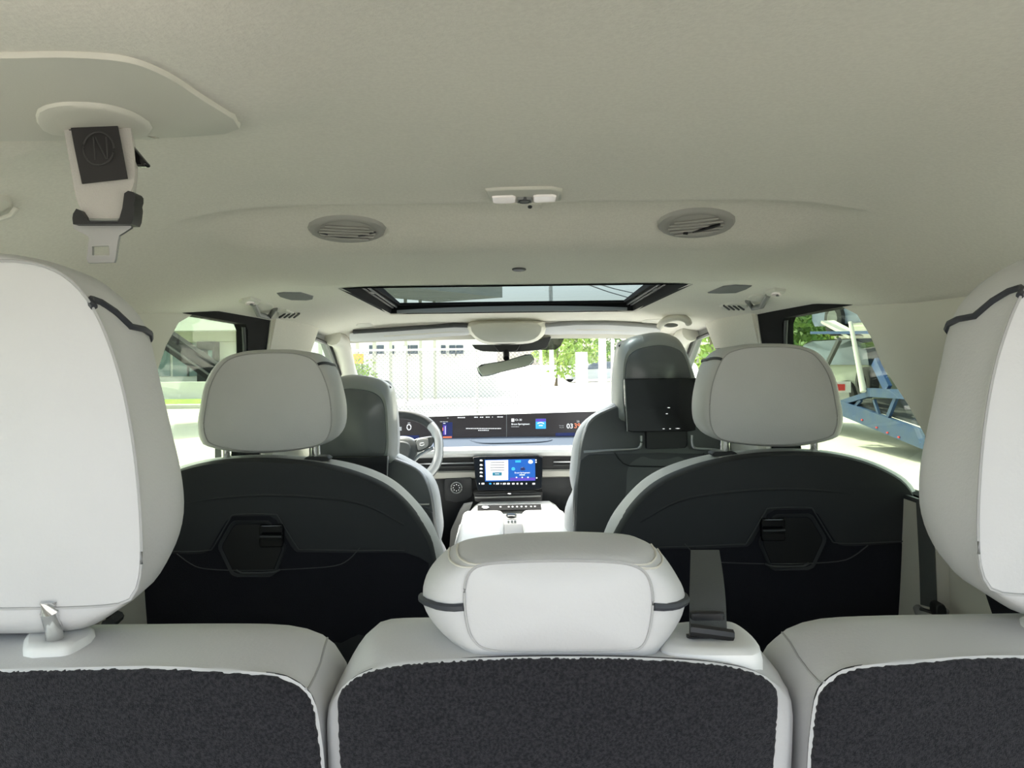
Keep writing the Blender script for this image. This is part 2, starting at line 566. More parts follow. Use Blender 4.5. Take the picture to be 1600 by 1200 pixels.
# rear quarter trim on each side, with a quarter window
cp_edge = [(1.67, .122), (1.60, .115), (1.517, .088), (1.47, .04), (1.44, -.015), (1.36, -.09), (1.305, -.155), (1.285, -.21), (1.28, -.26)]
for s, nm in ((1, 'right'), (-1, 'left')):
    TR['mir'] = s < 0
    outer = [(-0.2, .12), (0.8, .13), (1.40, .13), (1.55, .13)] + cp_edge + [(1.285, -.30), (-0.2, -.30)]
    hole = [(0.12, -.20), (0.14, .03), (0.20, .06), (0.92, .06), (0.98, .03), (0.90, -.20)]
    q = add('wall_%s' % nm, *wall_plate(outer, [hole], side_x, 0.045), 'trim', kind='structure', flat=True)
    q['label'] = 'pale plastic quarter trim on the %s side' % nm
    g = [V(side_x(a, b) + 0.03, a, b) for a, b in hole]
    w = add('window_%d' % (1 if s > 0 else 2), *poly_plate(g, (1, 0, 0), 0.004), 'glassf', kind='structure', flat=True)
    # side wall under the windows
    low = [(-0.2, -.30), (1.30, -.30), (1.30, -.82), (-0.2, -.82)]
    add('wall_lower_%s' % nm, *wall_plate(low, [], lambda d, z: 0.725, 0.05), 'trim', kind='structure', flat=True)
    add('trim_%d' % (1 if s > 0 else 2), *wall_plate([(0.72, -.30), (1.145, -.30), (1.145, -.37), (1.115, -.42), (1.115, -.82), (0.72, -.82)], [], lambda d, z: 0.712, 0.02), 'shelllow', kind='structure', flat=True)
    # B pillar, roof rail and doors
    bp = [(2.08, .13), (2.52, .125), (2.47, .05), (2.43, -.10), (2.42, -.30), (2.08, -.30), (2.05, -.15)]
    b = add('trim_%d' % (3 if s > 0 else 4), *wall_plate(bp, [], lambda d, z: side_x(d, z) - 0.008, 0.06), 'trim', kind='structure', flat=True)
    add('upper_cover', *wall_plate([(2.085, .14), (2.525, .14), (2.47, .036), (2.083, .036)], [], lambda d, z: side_x(d, z) - 0.010 - max(0.0, z - .036) * .10, 0.02), 'liner', b, flat=True)
    add('seam', *tube([V(side_x(d, .03) - 0.010, d, .034) for d in (2.10, 2.2, 2.3, 2.46)], 0.0015, 5), 'dark', b)
    fr = [(1.40, .140), (2.105, .135), (2.13, .05), (2.14, -.10), (2.14, -.30), (1.27, -.30), (1.27, -.255), (1.945, -.245), (1.955, -.05), (1.915, .09), (1.895, .104), (1.40, .110)]
    dr = root('door_%d' % (1 if s > 0 else 2), V(0.74, 1.7, -0.9), 'rear passenger door on the %s with privacy glass' % nm, None)
    dr['kind'] = 'structure'
    add('window_frame', *wall_plate(fr, [], lambda d, z: side_x(d, z) - 0.004, 0.03), 'matte', dr, flat=True)
    gl = [(1.25, .112), (1.915, .11), (1.96, -.05), (1.96, -.26), (1.25, -.26)]
    add('glass', *poly_plate([V(side_x(a, b) + 0.012, a, b) for a, b in gl], (1, 0, 0), 0.004), 'glasst', dr, flat=True)
    add('window_bead', *tube([V(side_x(a, b) + 0.004, a, b) for a, b in ((1.905, .098), (1.925, .05), (1.948, -.05), (1.955, -.24))], 0.005, 6), 'dark', dr)
    add('door_panel', *wall_plate([(1.26, -.26), (2.10, -.26), (2.10, -.82), (1.26, -.82)], [], lambda d, z: 0.715 if z < -.3 else 0.70, 0.06), 'trim', dr, flat=True)
    add('sill_seal', *tube([V(0.705, a, -.258) for a in (1.28, 1.5, 1.8, 2.0)], 0.006, 6), 'dark', dr)
    fd = root('door_%d' % (3 if s > 0 else 4), V(0.72, 2.9, -0.9), 'front door on the %s' % nm, None)
    fd['kind'] = 'structure'
    fr2 = [(2.50, .125), (2.78, .115), (3.02, -.03), (3.40, -.235), (3.40, -.27), (2.44, -.27), (2.44, -.225), (3.26, -.215), (2.95, -.04), (2.76, .075), (2.56, .09), (2.50, .07), (2.46, -.05), (2.44, -.05), (2.46, .10)]
    add('window_frame', *wall_plate(fr2, [], lambda d, z: side_x(d, z) + 0.012, 0.03), 'grey', fd, flat=True)
    add('window_seal', *tube([V(side_x(a, b) + 0.008, a, b) for a, b in ((2.455, -.2), (2.47, -.05), (2.51, .07), (2.56, .088), (2.74, .073), (2.95, -.045))], 0.007, 6), 'black', fd)
    gl2 = [(2.45, .11), (2.78, .10), (3.35, -.235), (2.45, -.235)]
    add('glass', *poly_plate([V(side_x(a, b) + 0.026, a, b) for a, b in gl2], (1, 0, 0), 0.004), 'glassf', fd, flat=True)
    add('door_panel', *wall_plate([(2.10, -.235), (3.40, -.235), (3.40, -.82), (2.10, -.82)], [], lambda d, z: 0.69, 0.06), 'trim', fd, flat=True)
    # A pillar
    ap = [V(0.655, 2.70, .10), V(0.645, 2.80, .075), V(0.66, 3.0, -.04), V(0.665, 3.25, -.17), V(0.67, 3.45, -.26)]
    a = add('trim_%d' % (5 if s > 0 else 6), *tube(cr(ap, False, 4), 0.034, 12), 'trim', kind='structure')
TR['mir'] = False

# floor, scuttle, windscreen
add('floor', *rbox(V(0, 1.58, -.84), (1.55, 4.06, 0.05), 0), 'shelllow', kind='structure')
add('wall_front', *rbox(V(0, 3.50, -.56), (1.5, 0.05, 0.55), 0), 'dark', kind='structure')
ws = []
for k in range(13):
    t = k / 6 - 1
    ws.append((V(0.63 * t, 2.90 - 0.05 * t * t, .100 - .012 * t * t), V(0.70 * t, 3.50 - 0.10 * t * t, -.29)))
vs = [p for w in ws for p in w]
win = add('window_3', vs, [(2 * k, 2 * k + 2, 2 * k + 3, 2 * k + 1) for k in range(12)], 'glassw', kind='structure')
win['label'] = 'wide raked windscreen'
win.modifiers.new('thickness', 'SOLIDIFY').thickness = 0.004

# header rail between headliner and windscreen
rings = []
for k in range(25):
    t = k / 12 - 1
    x = 0.66 * t
    o = -0.05 * t * t
    rings.append([V(x, 2.86 + o, .108 - .012 * t * t), V(x, 2.875 + o, .088 - .012 * t * t), V(x, 2.93 + o, .094 - .012 * t * t), V(x, 2.93 + o, .12), V(x, 2.86 + o, .13)])
add('trim_7', *loft(rings), 'trim', kind='structure')

# sunroof
sr = root('sunroof', V(0, 2.12, .17), 'panoramic glass sunroof in a black frame above the front seats', 'sunroof')
b0 = interp(ZT, 1.9)
def frame_ring(x, d0, d1, z0, z1):
    return [V(-x, d0, z0), V(x, d0, z0), V(x, d1, z1), V(-x, d1, z1)]
r0 = frame_ring(SRX + .006, SR0 - .006, SR1 + .006, .176, .165)
r1 = frame_ring(SRX, SR0, SR1, .178, .167)
r2 = frame_ring(SRX - .006, SR0, SR1 - .004, .205, .193)
r3 = frame_ring(SRX - .036, SR0 + .04, SR1 - .030, .208, .1935)
r4 = frame_ring(SRX - .036, SR0 + .04, SR1 - .032, .231, .2005)
r5 = frame_ring(SRX + .05, SR0 - .05, SR1 + .06, .226, .200)
add('frame', *loft([r0, r1, r2, r3, r4, r5], False, False), 'matte', sr, flat=True)
for s in (-1, 1):
    for k, (o, h) in enumerate(((.012, .205), (.024, .207))):
        add('guide_rail', *tube([V(s * (SRX - o), 1.78, h - .002), V(s * (SRX - o), 2.47, h - .020)], 0.0035, 6), 'dark', sr)
    add('rail_stop', *rbox(V(s * (SRX - .016), 2.05, .199), (.012, .05, .010), .003), 'grey', sr)
add('glass_panel', *poly_plate([V(-.39, 1.74, .232), V(.39, 1.74, .232), V(.39, 2.50, .199), V(-.39, 2.50, .199)], (0, 0, 1), 0.005), 'glassr', sr, flat=True)
bl = [V(-.385, 2.470, .176)] + [V(x, 2.470, .176 + .010 * (1 - (x / .385) ** 2)) for x in (-.3, -.2, -.1, 0, .1, .2, .3)] + [V(.385, 2.470, .176), V(.385, 2.470, .167), V(-.385, 2.470, .167)]
add('sunshade_edge', *poly_plate(bl, (0, 1, 0), 0.012), 'grey', sr, flat=True)


# ------------------------------------------------------------------ things on the headliner
# roof belt exit on the left
bx = root('belt_trim_panel', ceil_hit(200, 150), 'flat plastic cover panel on the headliner above the left headrest', 'panel')
add('cover', *ceil_patch([(-260, 85), (-120, 80), (0, 81), (110, 80), (200, 88), (262, 112), (320, 150), (368, 180), (376, 190), (368, 199), (330, 206), (180, 212), (0, 214), (-150, 214), (-260, 200)], 0.004, n=120, edge=0.992), 'trim', bx)
sb = root('roof_seat_belt', ceil_hit(155, 185), 'beige seat belt with a dark patch and steel tongue hanging from the headliner', 'seat belt')
r = ceil_ring([(54, 172), (62, 158), (100, 150), (160, 153), (205, 165), (236, 184), (240, 192), (232, 203), (215, 207), (200, 202), (110, 202), (80, 200), (60, 190)], 56)
rings = [on_ceil(sclxy(r, s), .0085 - .001 * s) for s in (0.2, 0.45, 0.7, 0.86)] + [on_ceil(sclxy(r, .95), .0065), on_ceil(r, .003)]
add('belt_guide', *loft(rings), 'trim', sb)
add('guide_slot', *ceil_patch([(104, 184), (203, 184), (202, 190), (106, 190)], 0.0088, n=24, smooth=False), 'black', sb)
DB = 0.60
def band(lft, rgt, t=0.002, n=5):
    """webbing through pixel edge points (x, y, depth)"""
    L = cr([P(*p) for p in lft], False, n)
    R = cr([P(*p) for p in rgt], False, n)
    rings = []
    for a, b in zip(L, R):
        row = [a.lerp(b, k / 6) for k in range(7)]
        rings.append(row + [p + Vector((0, t, 0)) for p in reversed(row)])
    return loft(rings)
web = add('webbing', *band([(97, 186, .602), (102, 215, .60), (110, 260, .597), (117, 300, .595), (125, 325, .594), (136, 343, .594)],
                            [(201, 186, .612), (206, 215, .609), (210, 255, .605), (209, 285, .601), (199, 312, .597), (187, 343, .594)]), 'webbing', sb)
add('patch', *band([(108, 186, .5985), (116, 230, .5965), (128, 287, .5935)], [(181, 184, .604), (190, 230, .600), (199, 279, .597)], 0.001), 'patch', sb)
add('patch_mark', *tube([P(154 + 24 * math.cos(k * PI / 12), 232 + 26 * math.sin(k * PI / 12), .5962) for k in range(24)], 0.0008, 5, True), 'mark', sb)
for (x0, y0, x1, y1) in ((146, 214, 149, 250), (149, 214, 166, 248), (166, 214, 168, 248)):
    add('patch_mark', *tube([P(x0, y0, .5962), P(x1, y1, .5970)], 0.0007, 5), 'mark', sb)
add('webbing_return', *band([(190, 195, .620), (204, 250, .617), (209, 290, .612), (200, 318, .607)], [(204, 195, .625), (213, 250, .622), (212, 290, .617), (206, 318, .610)]), 'webbing', sb)
add('stop_clip', *plate([(205, 226), (230, 256), (228, 259), (213, 259), (207, 245)], .612, .006, smooth=False), 'blackgl', sb)
tg = add('tongue_cover', *poly_plate([P(a, b, .588) for a, b in ((114, 334), (119, 326), (126, 329), (132, 338), (138, 346), (185, 346), (191, 325), (194, 302), (200, 298), (208, 300), (211, 304), (211, 312), (209, 318), (210, 325), (208, 343), (205, 350), (114, 350), (113, 341))], (0, 1, 0), .014), 'black', sb)
tp = []
for a, b in [(114, 350), (205, 350), (205, 356), (186, 368), (184, 378), (180, 405), (178, 410), (138, 411), (135, 405), (139, 372), (136, 368), (115, 357)]:
    tp.append(P(a, b, .596))
hole = [P(a, b, .596) for a, b in ((144, 385), (170, 384), (171, 399), (144, 399))]
tri = tessellate_polygon([tp, hole])
allp = tp + hole
n = len(allp)
vs = allp + [p + Vector((0, .003, 0)) for p in allp]
fs = [tuple(f) for f in tri] + [tuple(i + n for i in reversed(f)) for f in tri]
fs += [(i, (i + 1) % 12, n + (i + 1) % 12, n + i) for i in range(12)] + [(12 + i, 12 + (i + 1) % 4, n + 12 + (i + 1) % 4, n + 12 + i) for i in range(4)]
add('tongue', vs, fs, 'steel', sb, flat=True)
add('tongue_pin', *tube([P(138, 345, .594), P(186, 345, .594)], 0.002, 8), 'satin', sb)
# coat hook at the left edge
hk = root('coat_hook', ceil_hit(5, 318), 'small grey coat hook at the left edge of the headliner', 'hook')
add('base', *ceil_patch([(-30, 308), (8, 304), (20, 316), (18, 326), (-30, 334)], 0.006, n=24), 'trim', hk)
pp = ceil_hit(0, 322)
add('hook', *tube([pp + Vector((-.012, 0, -.004)), pp + Vector((0, 0, -.014)), pp + Vector((.012, 0, -.010)), pp + Vector((.018, .0, -.002))], .003, 8), 'trim', hk)

# air vents in the duct
for k, (cx, cy, rx, ry, rot, nm) in enumerate(((542, 355.5, 63, 20, 0.03, 'round ceiling air vent on the left of the roof duct, louvres closed'),
                                               (1088, 346, 63, 22, -0.06, 'round ceiling air vent on the right of the roof duct, louvres ajar'))):
    v = root('air_vent', ceil_hit(cx, cy), nm, 'air vent', 'ceiling air vents')
    add('bezel', *ceil_torus(ell(cx, cy, rx, ry, 24, rot), 0.022, 0.006), 'vent', v)
    add('barrel', *ceil_patch(ell(cx, cy, rx * .76, ry * .74, 24, rot), 0.0035, bulge=0.004), 'vent', v)
    for j in range(-2, 3):
        w = math.sqrt(1 - (j / 3.2) ** 2)
        p0 = [ceil_hit(cx + t * rx * .70 * w, cy + j * ry * .22 + rot * t * rx) for t in (-1, -.5, 0, .5, 1)]
        add('louvre', *tube([p - Vector((0, 0, .0085)) for p in p0], .0018, 6), 'vent', v)
    if k == 1:
        p0 = [ceil_hit(1082 + t * 48, 352 - 14 * t) - Vector((0, 0, .011)) for t in (0, .3, .6, .9)]
        add('louvre_gap', *tube(p0, [.001, .002, .003, .002], 6), 'black', v)
        add('louvre_tab', *tube([ceil_hit(1068, 353) - Vector((0, 0, .011)), ceil_hit(1074, 353.5) - Vector((0, 0, .011))], .0025, 6), 'black', v)
    else:
        p0 = [ceil_hit(542 + t * 45, 362 - 8 * t * t) - Vector((0, 0, .0085)) for t in (-1, -.6, -.2, .2, .6, 1)]
        add('louvre_gap', *tube(p0, .0014, 6), 'dark', v)
# dome lamp
dl = root('dome_lamp', ceil_hit(820, 303), 'clear twin dome lamp at the middle of the headliner', 'lamp')
add('housing', *ceil_patch([(762, 298), (768, 293), (872, 291), (878, 296), (876, 308), (868, 311.5), (772, 313), (764, 309)], 0.004, n=48), 'trim', dl)
add('lens', *ceil_patch([(768, 301), (806, 300), (806, 310.5), (770, 311)], 0.0065, n=32, smooth=False), 'lens', dl)
add('lens', *ceil_patch([(833, 299.5), (870, 298.5), (868, 308), (833, 310)], 0.0065, n=32, smooth=False), 'lens', dl)
add('switch', *ceil_patch([(808, 303), (831, 302.5), (831, 309), (808, 309.5)], 0.0075, n=24, smooth=False), 'grey', dl)
add('switch_rim', *ceil_torus([(811, 303.5), (828, 303), (828, 308), (811, 308.5)], 0.004, 0.009, 24), 'dark', dl)

# speaker grilles, reading lamp / hook / vent clusters on both rails
for s, px in ((-1, [(428, 458.5), (440, 456), (470, 456.5), (492, 463), (494, 465.5), (480, 468), (455, 467.5), (440, 463.5)]),
              (1, [(1105, 457), (1130, 446.5), (1150, 444.5), (1175, 445.5), (1174, 448), (1150, 456.5), (1120, 457.5)])):
    nm = 'left' if s < 0 else 'right'
    add('speaker_grille', *ceil_patch(px, 0.003, n=40, smooth=False), 'grille', label='dark grey speaker grille let into the headliner on the %s' % nm, cat='speaker', group='roof speaker grilles')
def mx(px):                                   # mirrored pixel list for the other rail, about the car's middle
    return px
clusters = {-1: dict(lamp=[(370, 468), (392, 463), (409, 468), (400, 473.5), (384, 472)], hook=[(396, 473), (404, 484), (420, 488.5), (430, 481)], vent=[(431, 487), (448, 483), (469, 490), (468, 493), (452, 494.5), (440, 492)]),
             1: dict(lamp=[(1192, 456), (1211, 449.5), (1234, 452), (1222, 456), (1204, 460)], hook=[(1168, 469), (1176, 474), (1190, 471), (1200, 460)], vent=[(1120, 479), (1140, 471.5), (1166, 473), (1172, 476.5), (1155, 482), (1134, 483)])}
for s, c in clusters.items():
    nm = 'left' if s < 0 else 'right'
    rl = root('reading_lamp', ceil_hit(*c['lamp'][1]), 'small reading lamp in the %s roof rail' % nm, 'lamp', 'rail reading lamps')
    add('bezel', *ceil_patch(c['lamp'], 0.006, n=30, smooth=False), 'trim', rl)
    q = c['lamp']
    cxm, cym = sum(a for a, b in q) / len(q), sum(b for a, b in q) / len(q)
    add('lens', *ceil_patch(ell(cxm, cym, 8, 2.4), 0.009, n=20), 'lens', rl)
    add('switch', *ceil_patch(ell(cxm + 2, cym + .3, 3, 1.2), 0.0105, n=12), 'dark', rl)
    ch = root('grab_hook', ceil_hit(*c['hook'][1]), 'folded grey coat hook in the %s roof rail' % nm, 'hook', 'rail coat hooks')
    add('hook', *tube([ceil_hit(a, b) - Vector((0, 0, .012 if 0 < i < 3 else .002)) for i, (a, b) in enumerate(c['hook'])], .007, 8), 'grey', ch)
    add('mount', *ceil_patch(ell(sum(a for a, b in c['hook']) / 4, sum(b for a, b in c['hook']) / 4 - 4, 15, 5), 0.004, n=20), 'trim', ch)
    av = root('rail_air_vent', ceil_hit(*c['vent'][1]), 'slotted air vent in the %s roof rail' % nm, 'air vent', 'rail air vents')
    add('bezel', *ceil_patch(c['vent'], 0.005, n=30, smooth=False), 'trim', av)
    q = c['vent']
    cxm, cym = sum(a for a, b in q) / len(q), sum(b for a, b in q) / len(q)
    for j in range(-1, 3):
        o = 7.5 * j - 4
        add('slot', *tube([ceil_hit(cxm + o - s * 5, cym - 3) - Vector((0, 0, .0055)), ceil_hit(cxm + o + s * 3, cym + 3) - Vector((0, 0, .0055))], .0032, 6), 'dark', av)
for s, px in ((-1, [(551, 506), (578, 504.5), (589, 511), (565, 512)]), (1, [(1000, 500), (1035, 498), (1030, 503), (1005, 506)])):
    add('airbag_cover', *ceil_patch(px, 0.002, n=28, smooth=False), 'trim', label='small pale hatch in the headliner above the %s sun visor' % ('left' if s < 0 else 'right'), cat='panel', group='header hatches')

# overhead console, visors, mirror
oc = root('overhead_console', P(795, 520, 2.6), 'pale overhead console hanging between the sun visors', 'overhead console')
rr = [ring([(728, 508), (740, 502), (790, 500), (840, 501), (852, 506), (850, 520), (838, 531), (818, 534), (770, 535), (752, 532), (738, 522)], 2.66, 48, (793, 516)),]
A0 = ring([(735, 512), (745, 506), (790, 504), (836, 505), (846, 510), (844, 521), (834, 530), (815, 534), (772, 535), (755, 532), (742, 524)], 2.62, 48, (793, 518))
B0 = ring([(722, 500), (745, 493), (790, 491), (850, 492), (862, 499), (852, 520), (840, 532), (818, 537), (770, 538), (750, 534), (735, 522)], 2.74, 48, (793, 518))
add('body', *loft(dome(A0, .01) + [A0, lerp(A0, B0, .5), B0, scl(B0, 1, .06)]), 'trim', oc)
add('microphone_slot', *plate([(771, 536.5), (808, 535.5), (808, 538), (771, 539)], 2.70, .01, smooth=False, n=24), 'black', oc)
def visor(nm, top, bot, d0, label, seam):
    v = root('sun_visor', P(*top[0], d0), label, 'sun visor')
    rings = []
    for (a, b), (c, e) in zip(top, bot):
        p, q = P(a, b, d0 - .02), P(c, e, d0 + .05)
        m_ = (p + q) / 2
        h = (q - p)
        up = Vector((0, h.z, -h.y)).normalized() * -.011
        if up.z > 0: up = -up
        rings.append([p, p.lerp(q, .25) + up, p.lerp(q, .75) + up, q, p.lerp(q, .75) - up, p.lerp(q, .25) - up])
    add('panel', *loft(rings), 'leather', v)
    add('hinge_rod', *tube([P(a, b - 2.5, d0 - .035) for a, b in seam], .008, 8), 'dark' if nm else 'grey', v)
    sx = [((a + c) / 2, (b + e) / 2) for (a, b), (c, e) in zip(top, bot)][2:-1]
    add('mirror_flap', *tube([P(a, b - .5, d0 - .003) for a, b in sx], .006, 6), 'trim', v)
visor(True, [(546, 522), (556, 520), (600, 517.5), (660, 514), (705, 511), (727, 511), (733, 514)], [(548, 531), (560, 533), (600, 532), (660, 528), (705, 524.5), (725, 523), (732, 520)], 2.72,
      'driver side sun visor folded up, dark gap above it', [(552, 521), (600, 518), (660, 514), (710, 510.5), (731, 511)])
visor(False, [(848, 512), (856, 509), (900, 507.5), (950, 508), (1000, 511), (1025, 513), (1032, 516)], [(849, 520), (858, 522), (900, 521.5), (950, 521), (1000, 522), (1022, 522), (1030, 520)], 2.72,
      'passenger side sun visor folded up beside the overhead console', [(850, 511), (900, 507), (950, 507), (1000, 510), (1028, 512.5)])
gh = root('overhead_grip', P(1052, 500, 2.55), 'pale grab handle at the roof rail above the passenger headrest', 'grab handle')
add('handle', *tube(cr([P(1031, 510, 2.56), P(1036, 503, 2.53), P(1046, 498, 2.50), (P(1062, 496, 2.46)), P(1073, 500, 2.44), P(1076, 505, 2.45)], False, 4), .012, 10), 'trim', gh)
add('mount', *plate(ell(1049, 508, 11, 3.5), 2.53, .02), 'grey', gh)

mr = root('rearview_mirror', P(790, 545, 2.8), 'tilted rearview mirror on a black stalk below the overhead console', 'mirror')
add('sensor_cover', *plate([(735, 533), (748, 537), (770, 539), (825, 538), (845, 530), (852, 524), (862, 522), (853, 545), (840, 547), (800, 550), (760, 549), (744, 547)], 2.84, .05, n=60), 'dark', mr)
add('sensor_housing', *plate([(769, 537), (815, 536), (807, 549), (780, 550)], 2.80, .05, smooth=False, n=36), 'black', mr)
add('stalk', *tube([P(791, 545, 2.82), P(791, 553, 2.80), P(791, 560, 2.78)], .012, 10), 'black', mr)
add('housing', *plate([(745, 574), (752, 569.5), (790, 563), (822, 553.5), (830, 553), (834.5, 560), (833, 567), (826, 571.5), (790, 580), (758, 588.5), (750, 586.5)], 2.765, .025, n=60), 'black', mr)
add('mirror_glass', *plate([(746, 574.3), (752.5, 570.5), (790, 564), (822, 554.5), (829, 554), (833.5, 560), (832, 566.5), (825.5, 570.5), (790, 579), (758, 587.5), (751, 585.5)], lambda a, b: 2.761 - (b - 570) * .00013, .004, n=60), 'mirror', mr)
sh = [P(a, b, 2.90) for a, b in ((851, 523), (884, 523), (876, 541), (868, 546.5), (845, 547))]
add('shade_band', *poly_plate(sh, (0, 1, 0), .003), 'glassb', label='smoky tinted patch on the windscreen right of the mirror', cat='shade band', flat=True)

# ------------------------------------------------------------------ third row
def ringpt(r, ang):
    n = len(r)
    k = (ang / (2 * PI) * n) % n
    i = int(k)
    return r[i].lerp(r[(i + 1) % n], k - i)

def band_rings(A, B, C, n1=5, n2=4):
    out = []
    for k in range(1, n1 + 1):
        t = k / n1 * PI / 2
        out.append([Vector((a.x + (b.x - a.x) * math.sin(t), a.y + (b.y - a.y) * (1 - math.cos(t)), a.z + (b.z - a.z) * math.sin(t))) for a, b in zip(A, B)])
    for k in range(1, n2 + 1):
        t = k / n2 * PI / 2
        out.append([Vector((b.x + (c.x - b.x) * (1 - math.cos(t)), b.y + (c.y - b.y) * math.sin(t), b.z + (c.z - b.z) * (1 - math.cos(t)))) for b, c in zip(B, C)])
    return out

def headrest(seat, A, B, C, bulge, groove=.003, pads=None, n_pipe=(), pipe_r=.0025, mname='leather', seam_r=.0011):
    """padded headrest: back panel A, widest outline B, front outline C"""
    c = cen(A)
    hr = add('headrest', *loft([A] + band_rings(A, B, C) + [scl(C, .6, .004)], True, True), mname, seat)
    inner = scl(A, .992, -.0005, c)
    add('back_panel', *loft(dome(inner, bulge, c) + [inner, scl(A, .998, groove, c)], True, False), mname, hr)
    add('seam', *tube([p + Vector((0, -.0006, 0)) for p in scl(A, 1.002, 0, c)], seam_r, 5, True), 'stitch', hr)
    full = [A] + band_rings(A, B, C)
    for angs in n_pipe:
        path = []
        for k, rg in enumerate(full):
            t = min(1.0, k / 5)
            p = ringpt(rg, math.radians(angs[0] + (angs[1] - angs[0]) * t + (angs[2] if len(angs) > 2 else 0) * math.sin(PI * t)))
            p = p + (p - Vector((c.x, B[0].y + .02, c.z))).normalized() * pipe_r * .5
            path.append(p)
        add('piping', *tube(path, pipe_r, 7), 'piping', hr)
    return hr

def pile(A):
    # carpet panel with a slightly ragged pile edge
    c = cen(A)
    E = [p + (p - c).normalized() * random.uniform(-.0003, .0010) for p in A]
    return loft(dome(scl(A, .995, -.003), .008, steps=(.2, .5, .8, .93, .98)) + [scl(A, .995, -.003), [p + Vector((0, -.0015, 0)) for p in E], scl(A, 1.002, .006)])

def third_side(label):
    """outer seat of the rear bench (drawn for the left, mirrored for the right)"""
    seat = root('third_row_seat', V(-.42, .60, -.80), label, 'car seat', 'third row seats')
    c = (-57, 1400)
    cpx = [(-482, 1088), (-455, 1066), (-400, 1058), (-300, 1053), (0, 1051), (120, 1048), (240, 1046), (350, 1052), (425, 1058), (455, 1068), (478, 1086), (488, 1105), (496, 1150), (503, 1220), (510, 1400), (505, 2050), (-480, 2050), (-492, 1700), (-493, 1400), (-493, 1200), (-491, 1120)]
    bpx = [(-518, 1050), (-490, 1012), (-440, 996), (-300, 990), (0, 986), (200, 984), (350, 983), (440, 986), (490, 1000), (515, 1020), (530, 1052), (532, 1100), (531, 1200), (535, 1400), (522, 1990), (-505, 1990), (-518, 1700), (-522, 1400), (-524, 1200), (-524, 1100)]
    A = ring(cpx, .500, 180, c)
    AP = ring(cpx, .500, 720, c)
    A2 = [Vector((p.x * 1.0, p.y, p.z)) for p in scl(A, 1.008, .002)]
    B = ring(bpx, .578, 180, c)
    C = [p + Vector((0, 0, -.06)) for p in scl(B, .97, .07)]
    BR = band_rings(A2, B, C)
    add('backrest', *loft([scl(A, .97), A, A2] + BR), 'leather', seat)
    add('carpet_back', *pile(AP), 'carpet', seat)
    for g in (-31.0, -149.0):
        add('seam', *tube([ringpt(r_, math.radians(g - (3.5 if g > -90 else -3.5) * k_ / 5)) + Vector((0, -.0003, .0003)) for k_, r_ in enumerate([A2] + BR[:6])], .0009, 5), 'stitch', seat)
    add('cushion', *rbox(V(-.43, .90, -.62), (.48, .44, .18), .05, 4), 'leather', seat)
    # headrest
    hc = (-57, 700)
    Ap = [(-57, 411), (20, 408), (75, 418), (112, 440), (145, 480), (172, 540), (193, 610), (208, 690), (217, 770), (221, 840), (220, 895), (212, 925), (195, 941), (150, 947), (60, 950), (-57, 951), (-175, 950), (-310, 941), (-335, 895), (-336, 840), (-323, 690), (-290, 540), (-227, 440), (-134, 408)]
    Bp = [(-57, 398), (50, 402), (130, 424), (185, 462), (216, 508), (238, 590), (260, 680), (276, 745), (283, 800), (279, 845), (262, 890), (235, 928), (200, 952), (165, 972), (110, 980), (0, 982), (-57, 982), (-225, 982), (-315, 952), (-376, 890), (-397, 800), (-374, 680), (-330, 508), (-245, 424), (-164, 402)]
    Bp = [(-57 + (a + 57) * .945, b) for a, b in Bp]
    A = ring(Ap, .535, 120, hc)
    B = ring(Bp, .582, 120, hc)
    C = scl(B, .86, .06)
    hr = headrest(seat, A, B, C, .012, n_pipe=((-47, -36, -3.5), (-133, -144, 3.5)), pipe_r=.0027)
    # posts and guides
    for px in (84, -198):
        rt = add('headrest_post', *tube([P(px - 7, 940, .534), P(px - 7, 956, .534), P(px, 980, .540), P(px + 2, 1006, .546)], .0060, 12), 'chrome', hr)
        gpx = [(px - 50, 1020), (px - 46, 1006), (px - 30, 1001), (px + 35, 994), (px + 60, 992), (px + 68, 998), (px + 64, 1010), (px + 45, 1022), (px + 20, 1032), (px - 20, 1034), (px - 47, 1034)]
        g = ring(gpx, lambda a, b: .552 - (b - 1013) * .0014, 40)
        top = [p + Vector((0, 0, .009)) for p in scl(g, .82)]
        add('post_guide', *loft([scl(top, .5), top, [p + Vector((0, 0, .006)) for p in scl(g, .95)], g, [p - Vector((0, 0, .012)) for p in g]]), 'white', seat)
    # folded stitch lines under the headrest
    for px in ((48, 950, 58, 968, 66, 978), (108, 950, 112, 965, 126, 976), (118, 950, 124, 965, 134, 974)):
        add('stitch_line', *tube([P(px[0], px[1], .545), P(px[2], px[3], .562), P(px[4], px[5], .572)], .0007, 4), 'stitch', hr)
    return seat
left3 = third_side('pale leather third row seat at the left with charcoal carpeted back and tall headrest')
TR['mir'] = True
TR['off'] = Vector((.018, 0, 0))
right3 = third_side('pale leather third row seat at the right with charcoal carpeted back, beside the belt guide')
TR['mir'] = False
TR['off'] = Vector((0, 0, 0))

